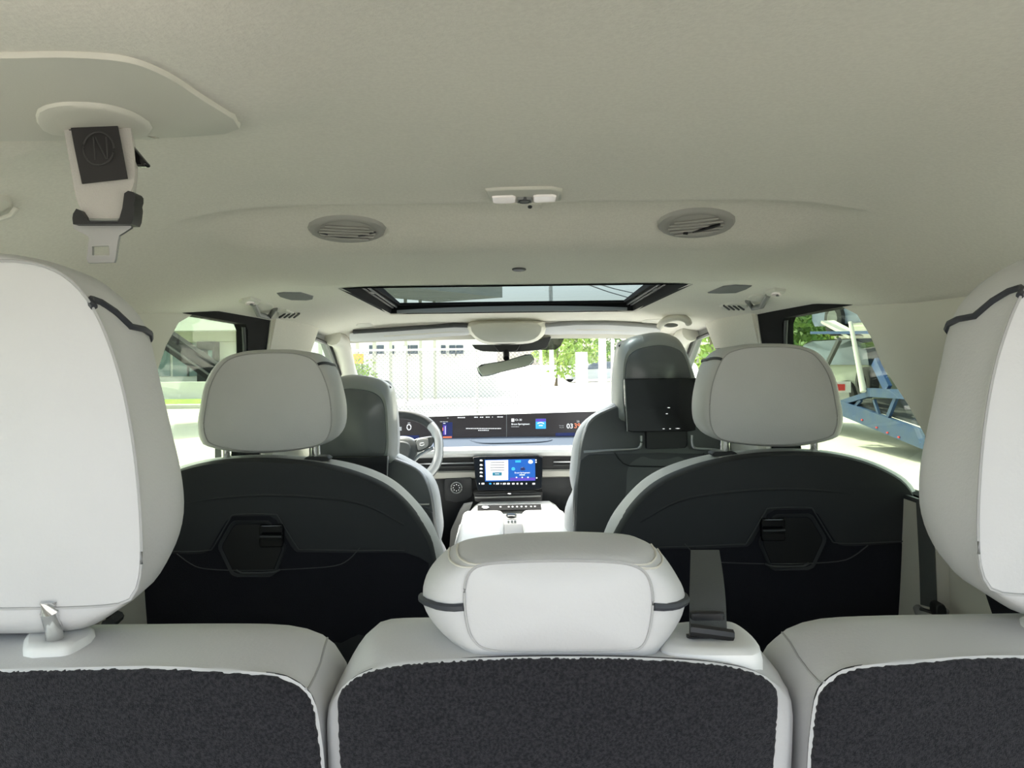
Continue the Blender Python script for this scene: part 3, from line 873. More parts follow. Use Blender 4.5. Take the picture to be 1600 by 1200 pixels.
# middle seat
mid = root('third_row_seat', V(.03, .60, -.80), 'narrow middle third row seat with a low stitched headrest and carpeted back', 'car seat', 'third row seats')
c = (868, 1400)
cpx = [(530, 1090), (540, 1074), (562, 1058), (600, 1045), (660, 1038), (760, 1032), (868, 1030), (980, 1031), (1080, 1036), (1150, 1045), (1190, 1058), (1207, 1072), (1213, 1092), (1210, 1150), (1204, 1230), (1195, 1400), (1180, 2050), (560, 2050), (540, 1400), (535, 1230), (530, 1140)]
bpx = [(526, 1085), (540, 1045), (560, 1008), (580, 984), (605, 975), (680, 973), (760, 975), (868, 978), (960, 980), (1060, 982), (1120, 984), (1160, 995), (1190, 1018), (1208, 1045), (1214, 1085), (1210, 1230), (1205, 1400), (1180, 1990), (562, 1990), (538, 1400), (530, 1230)]
A = ring(cpx, .505, 180, c)
AP = ring(cpx, .505, 720, c)
A2 = scl(A, 1.006, .002)
B = ring(bpx, .585, 180, c)
add('backrest', *loft([scl(A, .97), A, A2] + band_rings(A2, B, [p + Vector((0, 0, -.06)) for p in scl(B, .97, .07)])), 'leather', mid)
add('carpet_back', *pile(AP), 'carpet', mid)
add('cushion', *rbox(V(.03, .90, -.62), (.30, .44, .18), .05, 4), 'leather', mid)
hc = (870, 945)
Ap = [(727, 950), (727, 915), (735, 893), (755, 882), (800, 878), (870, 876), (940, 877), (985, 882), (1008, 895), (1018, 920), (1019, 950), (1014, 985), (1004, 1008), (985, 1016), (930, 1019), (870, 1019), (800, 1018), (762, 1014), (745, 1005), (733, 985)]
Bp = [(661, 930), (664, 905), (675, 883), (695, 862), (722, 848), (760, 841), (815, 836), (900, 834), (970, 837), (1002, 843), (1030, 861), (1052, 890), (1064, 915), (1064, 940), (1050, 965), (1030, 990), (1010, 1010), (985, 1018), (870, 1021), (760, 1017), (725, 1000), (690, 975), (672, 955)]
A = ring(Ap, .515, 140, hc)
B = ring(Bp, .572, 140, hc)
C = [p + Vector((0, 0, -.028)) for p in scl(B, .84, .05)]
hr = headrest(mid, A, B, C, .010)
full = [A] + band_rings(A, B, C)
def on_band(r_t, ang, lift):
    k = r_t * 5
    i = min(int(k), 4)
    a, b = ringpt(full[i], math.radians(ang)), ringpt(full[i + 1], math.radians(ang))
    p = a.lerp(b, k - i)
    cc = Vector((A[0].x * 0 + cen(A).x, p.y + .02, cen(A).z))
    return p + (p - cc).normalized() * lift
ring_angle = lambda px, py: math.degrees(math.atan2(py - hc[1], px - hc[0])) % 360
for a0, a1 in (((729, 948), (661, 931)), ((1018, 948), (1064, 930))):
    g0, g1 = ring_angle(*a0), ring_angle(*a1)
    if g1 - g0 > 180: g1 -= 360
    if g0 - g1 > 180: g1 += 360
    add('piping', *tube([on_band(t / 8, g0 + (g1 - g0) * (t / 8) + (4 if a0[0] < 870 else -4) * math.sin(t / 8 * PI), .001) for t in range(9)], .0028, 7), 'piping', hr)
for (q0, q1) in (((752, 882), (716, 850)), ((744, 887), (704, 857)), ((990, 882), (1018, 850)), ((998, 888), (1027, 858))):
    g0, g1 = ring_angle(*q0), ring_angle(*q1)
    add('stitch_line', *tube([on_band(t / 8, g0 + (g1 - g0) * (t / 8), .0004) for t in range(9)], .0009, 5), 'cream', hr)
# belt guide on the middle seat and the dark belt through it
bg_ = root('shoulder_belt', P(1108, 1000, .56), 'black seat belt rising from a white guide beside the middle headrest', 'seat belt')
gp = [(1026, 1008), (1032, 992), (1060, 985), (1110, 982), (1150, 985), (1175, 1002), (1190, 1022), (1191, 1032), (1180, 1036), (1100, 1036), (1045, 1032), (1030, 1024)]
g = ring(gp, lambda a, b: .560 - (b - 1008) * .0016, 56)
top = [p + Vector((0, 0, .008)) for p in scl(g, .86)]
add('guide', *loft([scl(top, .4), scl(top, .8), top, [p + Vector((0, 0, .005)) for p in scl(g, .97)], g, [p - Vector((0, 0, .016)) for p in g]]), 'white', bg_)
add('webbing', *band([(1078, 1008, .548), (1078, 985, .552), (1078, 940, .580), (1079, 900, .62), (1080, 860, .70)], [(1138, 1008, .548), (1136, 985, .552), (1134, 940, .580), (1130, 900, .62), (1124, 860, .70)]), 'webdark', bg_)
add('webbing_fold', *tube([P(1078, 984, .545), P(1110, 988, .543), P(1144, 993, .545)], .0045, 8), 'black', bg_)
add('webbing_fold', *plate([(1079, 957), (1133, 957), (1136, 985), (1080, 981)], .560, .004, smooth=False, n=32), 'black', bg_)
add('guide_slot', *plate([(1075, 994), (1140, 996), (1138, 1008), (1076, 1007)], .546, .006, smooth=False, n=32), 'black', bg_)

# ------------------------------------------------------------------ second row (drawn for the right, mirrored for the left)
def second_row(label):
    seat = root('captain_seat', V(.47, 1.45, -.80), label, 'car seat', 'second row captain seats')
    dep = lambda a, b: 1.375 + (b - 840) * .0002
    c = (1200, 860)
    spx = [(956, 850), (962, 835), (975, 812), (1000, 780), (1030, 755), (1070, 736), (1120, 721), (1180, 711.5), (1240, 708), (1300, 710), (1345, 719), (1385, 735), (1415, 755), (1432, 785), (1436, 830), (1430, 870), (1416, 920), (1398, 972), (1380, 1040), (1370, 1110), (1340, 1150), (1000, 1150), (955, 1110), (945, 1000), (948, 900)]
    S = ring(spx, dep, 140, c)
    S1 = scl(S, .985, -.006)
    L = ring([(935, 880), (945, 845), (960, 812), (988, 776), (1020, 748), (1062, 728), (1115, 714), (1180, 706), (1240, 703), (1300, 706), (1345, 715), (1385, 731), (1416, 752), (1434, 785), (1438, 830), (1430, 880), (1416, 925), (1398, 980), (1380, 1040), (1370, 1110), (1340, 1150), (1000, 1150), (940, 1110), (925, 1000)], lambda a, b: dep(a, b) + .06, 140, c)
    add('shell', *loft(dome(S1, .012, steps=(.2, .5, .75, .9, .97)) + [S1, S, scl(S, 1.0, .03)]), 'shell', seat)
    add('backrest', *loft([scl(S, .99, .012)] + band_rings(scl(S, .998, .018), L, scl(L, .95, .08), 4, 4)), 'leather', seat)
    def srf(a, b, lift=.0):
        # depth of the shell under a pixel (follows its dome)
        cc, p = cen(S1), P(a, b, dep(a, b))
        k = min(1.0, math.hypot((p.x - cc.x) / .28, (p.z - cc.z) / .25))
        return P(a, b, dep(a, b) - .006 - .012 * (1 - k ** 2.4) - lift)
    # lower carpeted half, joint lines
    lowpx = [(962, 870), (1000, 856), (1100, 853), (1150, 851), (1165, 850), (1172, 842), (1195, 800), (1205, 794), (1262, 793), (1272, 800), (1300, 845), (1306, 849), (1330, 850), (1425, 845), (1416, 905), (1396, 975), (1380, 1040), (1372, 1105), (1000, 1140), (958, 1090), (950, 1000)]
    lr = ring(lowpx, dep, 120, (1200, 900), smooth=False)
    lw = [srf_p for srf_p in []]
    rows = []
    for s in (.15, .4, .65, .85, .96, 1.0):
        rows.append([Vector((p.x, 0, p.z)) for p in scl(lr, s)])
    def to_srf(p, lift):
        cc = cen(S1)
        k = min(1.0, math.hypot((p.x - cc.x) / .28, (p.z - cc.z) / .25))
        # recover the pixel row for the recline
        dd = 1.375
        for _ in range(3):
            v = (p.z - ZC) * F / dd
            dd = 1.375 + ((VY - v) - 840) * .0002
        return Vector((p.x, dd - .006 - .012 * (1 - k ** 2.4) - lift, p.z))
    add('lower_panel', *loft([[to_srf(p, .0035) for p in rw] for rw in rows] + [[to_srf(p, -.004) for p in rows[-1]]]), 'shelllow', seat)
    add('joint', *tube([srf(a, b, .004) for a, b in cr([(1000, 856), (1080, 853.5), (1155, 850), (1168, 846), (1195, 801), (1205, 794), (1262, 793), (1273, 801), (1298, 842), (1307, 848), (1340, 849), (1424, 845)], False, 3)], .0013, 5), 'dark', seat)
    add('joint', *tube([srf(a, b, .004) for a, b in cr([(1070, 850), (1088, 868), (1110, 877), (1160, 880), (1240, 881), (1310, 877), (1335, 868), (1356, 852)], False, 3)], .0011, 5), 'dark', seat)
    add('crease', *tube([srf(a, b, -.0005) for a, b in cr([(1000, 815), (1060, 783), (1130, 770), (1220, 764), (1310, 769), (1380, 783), (1425, 805)], False, 4)], .003, 6), 'shell', seat)
    # release handle in its hexagonal recess
    hx = [(1182, 838), (1202, 806), (1208, 802), (1258, 801), (1264, 806), (1282, 836), (1282, 842), (1264, 880), (1256, 884), (1204, 885), (1196, 880), (1182, 846)]
    h0 = [to_srf(p, .006) for p in ring(hx, dep, 72, (1231, 843), smooth=False)]
    add('handle_rim', *loft([[to_srf(p, .002) for p in scl(h0, 1.06)], [to_srf(p, .007) for p in scl(h0, 1.02)], [to_srf(p, .006) for p in scl(h0, .97)], [to_srf(p, .001) for p in scl(h0, .88)]], False, False), 'shell', seat)
    add('recess', *loft([[to_srf(p, .0045) for p in scl(h0, .4)], [to_srf(p, .0042) for p in scl(h0, .90)]], True, False), 'black', seat)
    add('latch', *plate([(1190, 811), (1228, 811), (1228, 846), (1190, 846)], lambda a, b: dep(a, b) - .028, .012, n=40, smooth=False), 'blackgl', seat)
    add('handle_lip', *tube([srf(a, b, .009) for a, b in ((1196, 881), (1204, 885), (1230, 885.5), (1256, 884.5), (1264, 880))], .0022, 6), 'dark', seat)
    add('latch_bar', *tube([srf(1192, 830, .018), srf(1226, 829, .018)], .004, 8), 'black', seat)
    # headrest and posts
    hc2 = (1200, 620)
    Ap = [(1109, 640), (1111, 612), (1118, 585), (1130, 560), (1146, 549), (1176, 543), (1231, 543), (1264, 550), (1283, 567), (1297, 594), (1305, 630), (1308, 652), (1305, 671), (1294, 683), (1245, 693), (1190, 694), (1140, 689), (1120, 681), (1111, 664)]
    Bp = [(1087, 640), (1090, 609), (1101, 570), (1122, 547), (1150, 540), (1176, 537), (1231, 538), (1267, 548), (1286, 566), (1299, 592), (1306, 625), (1310, 650), (1307, 672), (1296, 684), (1245, 695), (1190, 696), (1135, 690), (1105, 680), (1091, 664)]
    A = ring(Ap, 1.375, 96, hc2)
    B = ring(Bp, 1.425, 96, (1197, 620))
    hr = headrest(seat, A, B, scl(B, .92, .06), .010, n_pipe=((219, 212),), pipe_r=.0028)
    for px in (1133, 1273):
        add('headrest_post', *tube([P(px, 676, 1.42), P(px, 700, 1.42), P(px, 715, 1.42)], .0085, 12), 'chrome', hr)
        add('post_collar', *plate([(px - 14, 706), (px + 14, 706), (px + 20, 709), (px + 18, 713), (px - 18, 713), (px - 20, 709)], 1.405, .03, n=32), 'black', seat)
    add('cushion', *rbox(V(.47, 1.74, -.52), (.46, .50, .16), .06, 4), 'leather', seat)
    add('base', *rbox(V(.47, 1.72, -.66), (.46, .48, .30), .03, 3), 'black', seat)
second_row('dark backed second row captain seat at the right in front of the blue trailer view')
TR['mir'] = True
second_row('dark backed second row captain seat at the left behind the driver seat')
TR['mir'] = False

# ------------------------------------------------------------------ front seats (drawn for the passenger, mirrored and lowered for the driver)
def front_seat(label, drop=0.0, sdrop=0.0):
    seat = root('front_seat', V(.46, 2.45, -.80), label, 'car seat', 'front seats')
    D = 2.33
    base_off = TR['off'].copy()
    TR['off'] = base_off + Vector((0, 0, -drop))
    def m(px): return [(2060 - a, b) for a, b in reversed(px)]          # other half, about the seat's middle
    # lower body: dark shell with pale bolsters
    half = [(1030, 642), (1000, 640), (975, 634), (965, 634), (950, 640), (935, 647), (922, 657), (914, 670), (908, 690), (905, 710), (902, 740), (898, 766), (896, 800), (896, 840), (900, 900), (930, 925)]
    S = ring(half + m(half)[:-1], lambda a, b: D + .03 - (b - 700) * .0002, 120, (1030, 770))
    add('shell', *loft(dome(scl(S, .985, -.008), .012, steps=(.2, .5, .75, .92)) + [scl(S, .985, -.008), S, scl(S, 1, .03)]), 'gshell', seat)
    half2 = [(1030, 636), (1000, 634), (965, 629), (945, 638), (925, 650), (910, 663), (901, 678), (896, 695), (893, 720), (891, 745), (894, 764), (896, 772), (889, 786), (883, 805), (883, 835), (890, 900), (930, 930)]
    Lr = ring(half2 + m(half2)[:-1], D + .10, 120, (1030, 770))
    add('backrest', *loft([scl(S, .99, .02)] + band_rings(scl(S, .995, .025), Lr, scl(Lr, .93, .12), 4, 4)), 'leather', seat)
    low = [(908, 711), (960, 709), (1030, 707), (1100, 709), (1152, 711), (1158, 760), (1164, 830), (1160, 900), (900, 900), (899, 830), (902, 760)]
    add('pocket_panel', *plate(low, lambda a, b: D + .012 - (b - 700) * .0002, .02, n=60, smooth=False, c=(1030, 790)), 'dark', seat)
    dp = D - .010
    add('pocket_trim', *tube(cr([P(912, 706, dp + .012), P(950, 704, dp), P(990, 702, dp), P(999, 699, dp), P(1002, 692, dp), P(1002, 681, dp)], False, 4), .0045, 8), 'satin', seat)
    add('pocket_trim', *tube(cr([P(1148, 706, dp + .012), P(1110, 702, dp), P(1090, 701, dp), P(1083, 698, dp), P(1081, 690, dp), P(1081, 680, dp)], False, 4), .0045, 8), 'satin', seat)
    add('pocket_seam', *tube([P(a, b, dp) for a, b in ((960, 707), (966, 716), (974, 724), (984, 728), (1020, 729), (1076, 729), (1094, 722), (1100, 708))], .002, 5), 'black', seat)
    TR['off'] = base_off
    # headrest with a hooded shell
    hA = [(979, 640), (977, 590), (980, 562), (990, 549), (1008, 542), (1034, 539), (1056, 544), (1068, 553), (1078, 580), (1084, 610), (1086, 640), (1070, 655), (1000, 655)]
    hB = [(963, 640), (962, 600), (964, 565), (968, 542), (978, 531), (995, 524), (1028, 519), (1052, 525), (1064, 537), (1074, 560), (1084, 590), (1092, 615), (1096, 640), (1085, 660), (975, 660)]
    A = ring(hA, D + .00, 90, (1030, 605))
    B = ring(hB, D + .06, 90, (1030, 605))
    hr = add('headrest', *loft([scl(A, .97, .004)] + band_rings(A, B, scl(B, .93, .10))), 'lshell', seat)
    add('hood', *loft(dome(scl(A, .985, -.002), .016) + [scl(A, .985, -.002), scl(A, 1, .006)]), 'hood', hr)
    Bl = ring([(959, 640), (958, 600), (961, 565), (966, 540), (977, 531), (1040, 525), (1060, 560), (1080, 600), (1090, 640), (1080, 662), (972, 662)], D + .13, 90, (1030, 605))
    add('face_pad', *loft([scl(Bl, .95, -.03), Bl, scl(Bl, 1.0, .04), scl(Bl, .9, .08)]), 'leather', hr)
    add('piping', *tube([P(968, 541, D + .065), P(973, 537, D + .08), P(977, 535, D + .12)], .004, 6), 'piping', hr)
    # rear screen
    TR['off'] = base_off + Vector((0, .02 if sdrop else 0, -sdrop))
    sc = add('rear_screen', *plate([(975, 592), (1091, 590), (1087, 674), (979, 675)], lambda a, b: D - .055 + (b - 590) * .0003, .018, n=60, smooth=False, rnd=.003, c=(1033, 633)), 'blackgl', seat)
    add('screen_edge', *tube([P(976, 593, D - .056), P(980, 674, D - .031)], .002, 6), 'satin', sc)
    add('screen_bracket', *plate([(1010, 670), (1074, 668), (1074, 700), (1010, 702)], D - .005, .03, n=40, smooth=False), 'black', seat)
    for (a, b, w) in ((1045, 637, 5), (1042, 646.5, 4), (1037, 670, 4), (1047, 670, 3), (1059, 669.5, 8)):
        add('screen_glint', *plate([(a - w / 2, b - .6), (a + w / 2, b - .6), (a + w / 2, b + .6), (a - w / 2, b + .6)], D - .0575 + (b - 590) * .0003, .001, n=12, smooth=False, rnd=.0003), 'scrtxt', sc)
    TR['off'] = base_off
    add('cushion', *rbox(V(.47, 2.66, -.50), (.45, .44, .20), .06, 4), 'leather', seat)
    add('base', *rbox(V(.46, 2.66, -.70), (.46, .48, .22), .03, 3), 'black', seat)
front_seat('front passenger seat with a black rear screen on its back')
TR['mir'] = True
TR['off'] = Vector((-.052, 0, -.125))
front_seat('driver seat with a lowered headrest, in front of the steering wheel', .036, .107)
TR['mir'] = False
TR['off'] = Vector((0, 0, 0))

# ------------------------------------------------------------------ dashboard
ds_ = root('dashboard', V(0, 3.2, -.80), 'pale dashboard with a full width display, centre touchscreen and chrome lined vents', 'dashboard')
def ext(prof, x0, x1, n=14, bow=.05):
    """profile of (d, z) points swept across the car; the ends bow towards the cabin"""
    rings = []
    for k in range(n + 1):
        x = x0 + (x1 - x0) * k / n
        rings.append([V(x, d - bow * (x / .68) ** 2, z) for d, z in prof])
    return loft(rings)
add('top_pad', *ext([(3.46, -.262), (3.36, -.262), (3.34, -.335), (3.22, -.336), (3.02, -.340), (2.98, -.346), (2.98, -.378), (3.46, -.378)], -.68, .68), 'dash', ds_)
add('padded_roll', *ext([(3.0, -.343), (2.97, -.345), (2.95, -.352), (2.945, -.364), (2.952, -.377), (2.975, -.383), (3.0, -.384)], -.68, .68), 'white', ds_)
ov = [(735, 688), (745, 685.3), (770, 684), (800, 683.5), (835, 683.3), (852, 684.5), (862, 688), (845, 691), (800, 692.5), (755, 692.8)]
def shelf(a, b):                              # pixel on the flat top of the dash
    dd = 3.1
    for _ in range(4):
        p = P(a, b, dd)
        dd *= (-.3375) / (p.z - ZC)
    return P(a, b, dd)
add('speaker_ridge', *tube([shelf(a, b) for a, b in cr(ov, True, 3)], .004, 6, True), 'dash', ds_)
add('vent_recess', *ext([(2.985, -.384), (2.985, -.445), (3.3, -.445), (3.3, -.384)], -.67, .67), 'black', ds_)
add('lower_trim', *ext([(2.975, -.437), (2.965, -.442), (2.965, -.463), (2.975, -.468), (3.05, -.468), (3.05, -.437)], -.67, .67), 'trim', ds_)
for x0, x1 in ((-.67, -.125), (.165, .67)):
    add('vent_strip', *ext([(2.972, -.403), (2.972, -.408), (2.99, -.408), (2.99, -.403)], x0, x1, 8), 'chrome', ds_)
    add('vent_blade', *ext([(2.975, -.417), (2.975, -.4225), (2.99, -.4225), (2.99, -.417)], x0, x1, 8), 'dark', ds_)
add('lower_panel', *ext([(2.99, -.466), (2.975, -.52), (3.0, -.62), (3.1, -.80), (3.3, -.80), (3.3, -.466)], -.67, .67), 'dark', ds_)
# the wide display
def pdisp(a, t=.0):                           # depth of the wide display under a pixel column
    return 3.285 - .02 * ((a - 800) / 150) ** 2 - t
dspx = [(560, 655), (640, 652.5), (690, 650.5), (750, 648.5), (800, 647), (850, 645.5), (912, 643.5), (960, 642.5), (1010, 642), (1010, 679), (912, 681), (850, 682.5), (800, 683), (750, 684), (690, 686), (640, 687), (560, 689)]
wd = []
for a, b in dspx: wd.append(P(a, b, pdisp(a)))
n = len(dspx) // 2
top_, bot_ = wd[:9], list(reversed(wd[9:]))
bot_ = [P(a, b, pdisp(a)) for (a, _), b in zip(dspx[:9], (689, 687, 686, 684, 683, 682.5, 681, 680, 679))]
vs = top_ + bot_ + [p + Vector((0, .02, 0)) for p in top_ + bot_]
fs = []
for k in range(8):
    fs += [(k, k + 1, 9 + k + 1, 9 + k), (18 + k + 1, 18 + k, 27 + k, 27 + k + 1), (k + 1, k, 18 + k, 18 + k + 1), (9 + k, 9 + k + 1, 28 + k, 27 + k)]
fs += [(0, 9, 27, 18), (8, 26, 35, 17)]
wide = add('wide_display', vs, fs, 'screen', ds_, flat=True)
def dbox(nm, x0, y0, x1, y1, m_, par=None, t=.003, d=None):
    dd = d if d is not None else pdisp((x0 + x1) / 2, t)
    return add(nm, *poly_plate([P(x0, y0, dd), P(x1, y0 - (x1 - x0) * .02, dd), P(x1, y1 - (x1 - x0) * .02, dd), P(x0, y1, dd)], (0, 1, 0), .001), m_, par or wide, flat=True)
def words_(x0, x1, y, h, m_):
    # a row of tiny word-long marks where the lettering is too small to read
    x = x0
    while x < x1 - .6:
        w = min(random.uniform(1.4, 4.2), x1 - x)
        dbox('display_mark', x, y - h / 2, x + w, y + h / 2, m_, t=.004)
        x += w + .7
dbox('display_split', 791, 648, 792, 683.3, 'grey')
dbox('car_status', 691, 660, 707, 685.5, 'scrnavy', t=.002)
dbox('car_outline', 692.5, 664.5, 697.5, 679.5, 'scrpur')
dbox('car_gauge', 695.3, 666, 696.2, 679, 'scrtxt', t=.004)
dbox('car_gauge', 691.4, 668, 692.6, 673, 'scrred', t=.004)
dbox('status_glow', 692, 682, 706, 684.5, 'scrred', t=.0035)
words_(687.5, 701, 659.0, 1.1, 'scrdim')
words_(692.5, 696, 661.6, .9, 'scrtxt')
words_(698.5, 701, 653.2, .9, 'scrdim')
words_(715, 727, 652.5, 1.5, 'scrtxt')
for a0, a1 in ((741, 747), (750, 755), (759, 765), (769, 770), (777, 786)):
    words_(a0, a1, 652.0 - (a0 - 744) * .015, 1.4, 'scrtxt')
words_(728, 783, 669.6, 1.2, 'scrtxt')
words_(747, 764, 672.5, 1.2, 'scrtxt')
dbox('channel_icon', 799, 654, 803.5, 659, 'scrtxt')
text('display_text', 'Ch 30', 805, 656.2, pdisp(806, .004), 4.2, 'scrtxt', wide, .008, 'LEFT')
text('display_text', 'Bruce Springsteen', 799, 662.8, pdisp(810, .004), 3.9, 'scrtxt', wide, .012, 'LEFT')
words_(799, 811, 666.8, 1.1, 'scrdim')
dbox('album_tile', 837, 654.5, 853, 670, 'scrcyan')
dbox('album_tile_top', 837.2, 654.6, 852.8, 659, 'scrpur', t=.004)
add('album_mark', *tube([P(840 + 10 * t, 663.2 - 3.0 * math.sin(PI * (.15 + .7 * t)), pdisp(845, .005)) for t in (0, .2, .4, .6, .8, 1)], .0022, 6), 'scrtxt', wide)
dbox('album_mark', 842, 664, 848, 665.5, 'scrtxt', t=.005)
text('display_text', 'Monday', 881, 665, pdisp(881, .004), 2.3, 'scrdim', wide, 0, 'RIGHT')
text('display_text', 'May 27', 881, 668, pdisp(881, .004), 2.3, 'scrdim', wide, 0, 'RIGHT')
text('clock_text', '03', 890.5, 666, pdisp(890, .004), 10.5, 'scrtxt', wide, .01)
text('clock_text', '39', 902, 665.6, pdisp(902, .004), 10.5, 'scrred', wide, .01)
for y in (658.8, 672.8):
    text('clock_text', '38' if y < 660 else '40', 903, y, pdisp(903, .004), 5, 'scrdim', wide)
dbox('navy_glow', 868, 676.5, 912, 681.5, 'scrnavy', t=.002)
# speed read-out seen through the wheel
dbox('cluster_panel', 612, 655.5, 668, 687, 'screen', d=3.235)
for k in range(1): add('speed_ring', *tube([P(639 + 3.1 * math.cos(q * PI / 8), 667.5 + 4.2 * math.sin(q * PI / 8), 3.225) for q in range(16)], .0022, 6, True), 'scrtxt', wide)
dbox('display_mark', 637, 660.4, 641, 661.4, 'scrdim', d=3.225)
dbox('gear_box', 622.5, 667, 627.5, 673, 'scrdim', d=3.225)
dbox('display_mark', 620.4, 678, 621.6, 682.5, 'scrtxt', d=3.225)
dbox('navy_glow', 615, 681, 655, 686.5, 'scrnavy', d=3.23)

# centre touchscreen
td = lambda a, b: 2.93 - (b - 714) * .0012
cs = add('touchscreen', *plate([(739, 714.5), (741, 713.5), (846, 711.5), (848, 713), (847.5, 763), (846, 765.5), (746, 766.5), (744.5, 764)], td, .03, n=60, smooth=False, c=(794, 739)), 'blackgl', ds_)
def tbox(nm, q, m_, t=.003):
    return add(nm, *poly_plate([P(a, b, td(a, b) - t) for a, b in q], (0, 1, 0), .001), m_, cs, flat=True)
tbox('map_tile', [(757, 718.5), (836, 717), (836.5, 751), (758, 752.5)], 'scrblue')
tbox('card', [(758.5, 719.5), (794, 718.8), (794, 750), (759.5, 750.5)], 'scrwht', .005)
tbox('card_button', [(769.5, 738.3), (784, 738.1), (784, 743), (769.5, 743.2)], 'scrteal', .007)
tbox('card_label', [(773.5, 740.2), (780, 740.1), (780, 740.9), (773.5, 741.0)], 'scrtxt', .009)
for k in range(4):
    tbox('card_line', [(766, 722.5 + 4 * k), (788, 722.2 + 4 * k), (788, 723 + 4 * k), (766, 723.3 + 4 * k)], 'dash', .006)
tbox('media_glow', [(797, 746.5), (836, 746), (836.3, 750.5), (797, 751.3)], 'scrpur', .0045)
tbox('seat_icon', [(805, 719.5), (814, 719.3), (814, 722.5), (805, 722.7)], 'scrcyan', .006)
add('assistant_dot', *plate(ell(829, 722.2, 3.6, 3.6), td(829, 722) - .006, .002, n=20), 'scrtxt', cs)
add('media_knob', *plate(ell(802, 733, 3, 2.8), td(802, 733) - .006, .002, n=16), 'scrcyan', cs)
add('media_icon', *plate([(813.5, 735), (813.8, 731.5), (817, 730), (820, 731.5), (820.3, 735)], td(816, 733) - .006, .002, n=16), 'scrnavy', cs)
text('media_text', 'Bruce Springsteen', 816, 738.6, td(816, 738) - .007, 3.3, 'scrtxt', cs, .012)
tbox('media_line', [(811.5, 741.6), (820, 741.5), (820, 742.6), (811.5, 742.7)], 'scrtxt', .007)
for a in (807, 816, 825):
    add('media_button', *plate(ell(a, 746.2, 1.3, 1.3), td(a, 746) - .007, .002, n=10), 'scrtxt', cs)
for b in (719.8, 726.8, 732.7, 738.5, 744.2):
    add('side_icon', *plate([(749.5, b - 1), (751.5, b - 1.6), (754, b - .8), (754.3, b + 1.1), (749.6, b + 1.1)], td(752, b) - .003, .002, n=14, smooth=False), 'scrtxt', cs)
for a, b in ((837.5, 719), (837.6, 722.4), (838.6, 747)):
    add('side_icon', *plate(ell(a, b, 1.2, 1.2), td(a, b) - .003, .002, n=10), 'scrtxt', cs)
for k, a in enumerate((749, 754.5, 766, 772, 777.5, 783, 788, 794.5, 802, 808.5, 815, 822.5, 834)):
    w = (0.5, 2.2, 1.8, .6, 2.4, .6, 2.4, 2.2, 2, 1.5, 1.8, 1, 2.2)[k]
    add('climate_icon', *plate([(a - w, 754.8), (a + w, 754.6), (a + w, 757.2), (a - w, 757.4)], td(a, 756) - .003, .002, n=12, smooth=False), 'scrcyan' if k == 2 else 'scrtxt', cs)
add('screen_surround', *plate([(739, 768), (848, 766), (847, 784), (742, 787)], 2.88, .08, n=50, smooth=False), 'black', ds_)
add('shelf_strip', *tube([P(744, 773, 2.872), P(790, 772, 2.870), P(845, 770.5, 2.872)], .0035, 6), 'dark', ds_)
add('shelf_strip', *tube([P(742, 777.5, 2.868), P(790, 776.5, 2.866), P(845, 775, 2.868)], .0035, 6), 'grey', ds_)
add('shelf_latch', *plate(ell(796, 771.5, 4, 1.1), 2.862, .006, n=16), 'chrome', ds_)
# start knob panel left of the screen
add('knob_panel', *plate([(694, 748), (738, 746), (738, 775), (728, 783), (712, 786), (694, 782)], 2.955, .02, n=48, smooth=False), 'dark', ds_)
kn = add('start_knob', *loft([scl(ring(ell(713, 762, 5.5, 5.5), 2.93, 32), .6), ring(ell(713, 762, 5.5, 5.5), 2.93, 32), ring(ell(713, 762, 6.5, 6.5), 2.95, 32)]), 'black', ds_)
add('knob_ring', *tube([P(713 + 8.2 * math.cos(q * PI / 16), 762.3 + 8.2 * math.sin(q * PI / 16), 2.942) for q in range(32)], .0035, 8, True), 'satin', kn)
for q in range(8):
    a = q * PI / 4
    add('knob_mark', *plate(ell(713 + 5 * math.cos(a), 762.3 + 5 * math.sin(a), .8, .8), 2.927, .003, n=8), 'scrtxt', kn)

# steering wheel
sw = root('steering_wheel', P(612, 702, 2.75), 'two tone steering wheel with grey hub left of the centre screen', 'steering wheel')
wdp = lambda b: 2.75 - (b - 702) * .0014
def wp(ang, k=1.0, off=0.0):
    ca, sa = math.cos(ang), math.sin(ang)
    r_ = (abs(ca) ** 2.5 + abs(sa) ** 2.5) ** (-1 / 2.5)
    a, b = 612 + 73 * k * r_ * ca, 701 + 54 * k * r_ * sa
    return P(a, b, wdp(b) + off)
N = 64
rim = add('rim', *tube([wp(2 * PI * q / N) for q in range(N)], .0165, 12, True), 'leather', sw)
add('rim_top', *tube([wp(2 * PI * q / N) for q in range(-25, -6)], .0174, 12), 'dark', rim)
add('rim_outer', *tube([wp(2 * PI * q / N, 1.035, .006) for q in range(-10, 22)], .0135, 10), 'gshell', rim)
hub = add('hub', *plate([(583, 690), (590, 686), (622, 683), (640, 685), (650, 694), (650, 712), (642, 726), (630, 733), (600, 734), (585, 728)], lambda a, b: wdp(b) - .03, .04, n=60, rnd=.012, bulge=.012, c=(613, 708)), 'gshell', sw)
add('airbag_cover', *plate([(606, 694), (622, 690), (636, 692), (641, 700), (639, 712), (630, 720), (606, 721)], lambda a, b: wdp(b) - .048, .014, n=48, rnd=.005), 'gshell', hub)
em = [(614, 694), (620, 693.5), (621, 707), (619, 710), (615, 710), (613.5, 706)]
add('emblem', *tube([P(a, b, wdp(b) - .052) for a, b in cr(em, True, 3)], .0016, 6, True), 'chrome', hub)
add('emblem', *tube([P(617.3, 694, wdp(694) - .052), P(617.3, 710, wdp(710) - .052)], .0013, 6), 'chrome', hub)
add('emblem', *tube([P(613.7, 701, wdp(701) - .052), P(620.7, 701, wdp(701) - .052)], .0013, 6), 'chrome', hub)
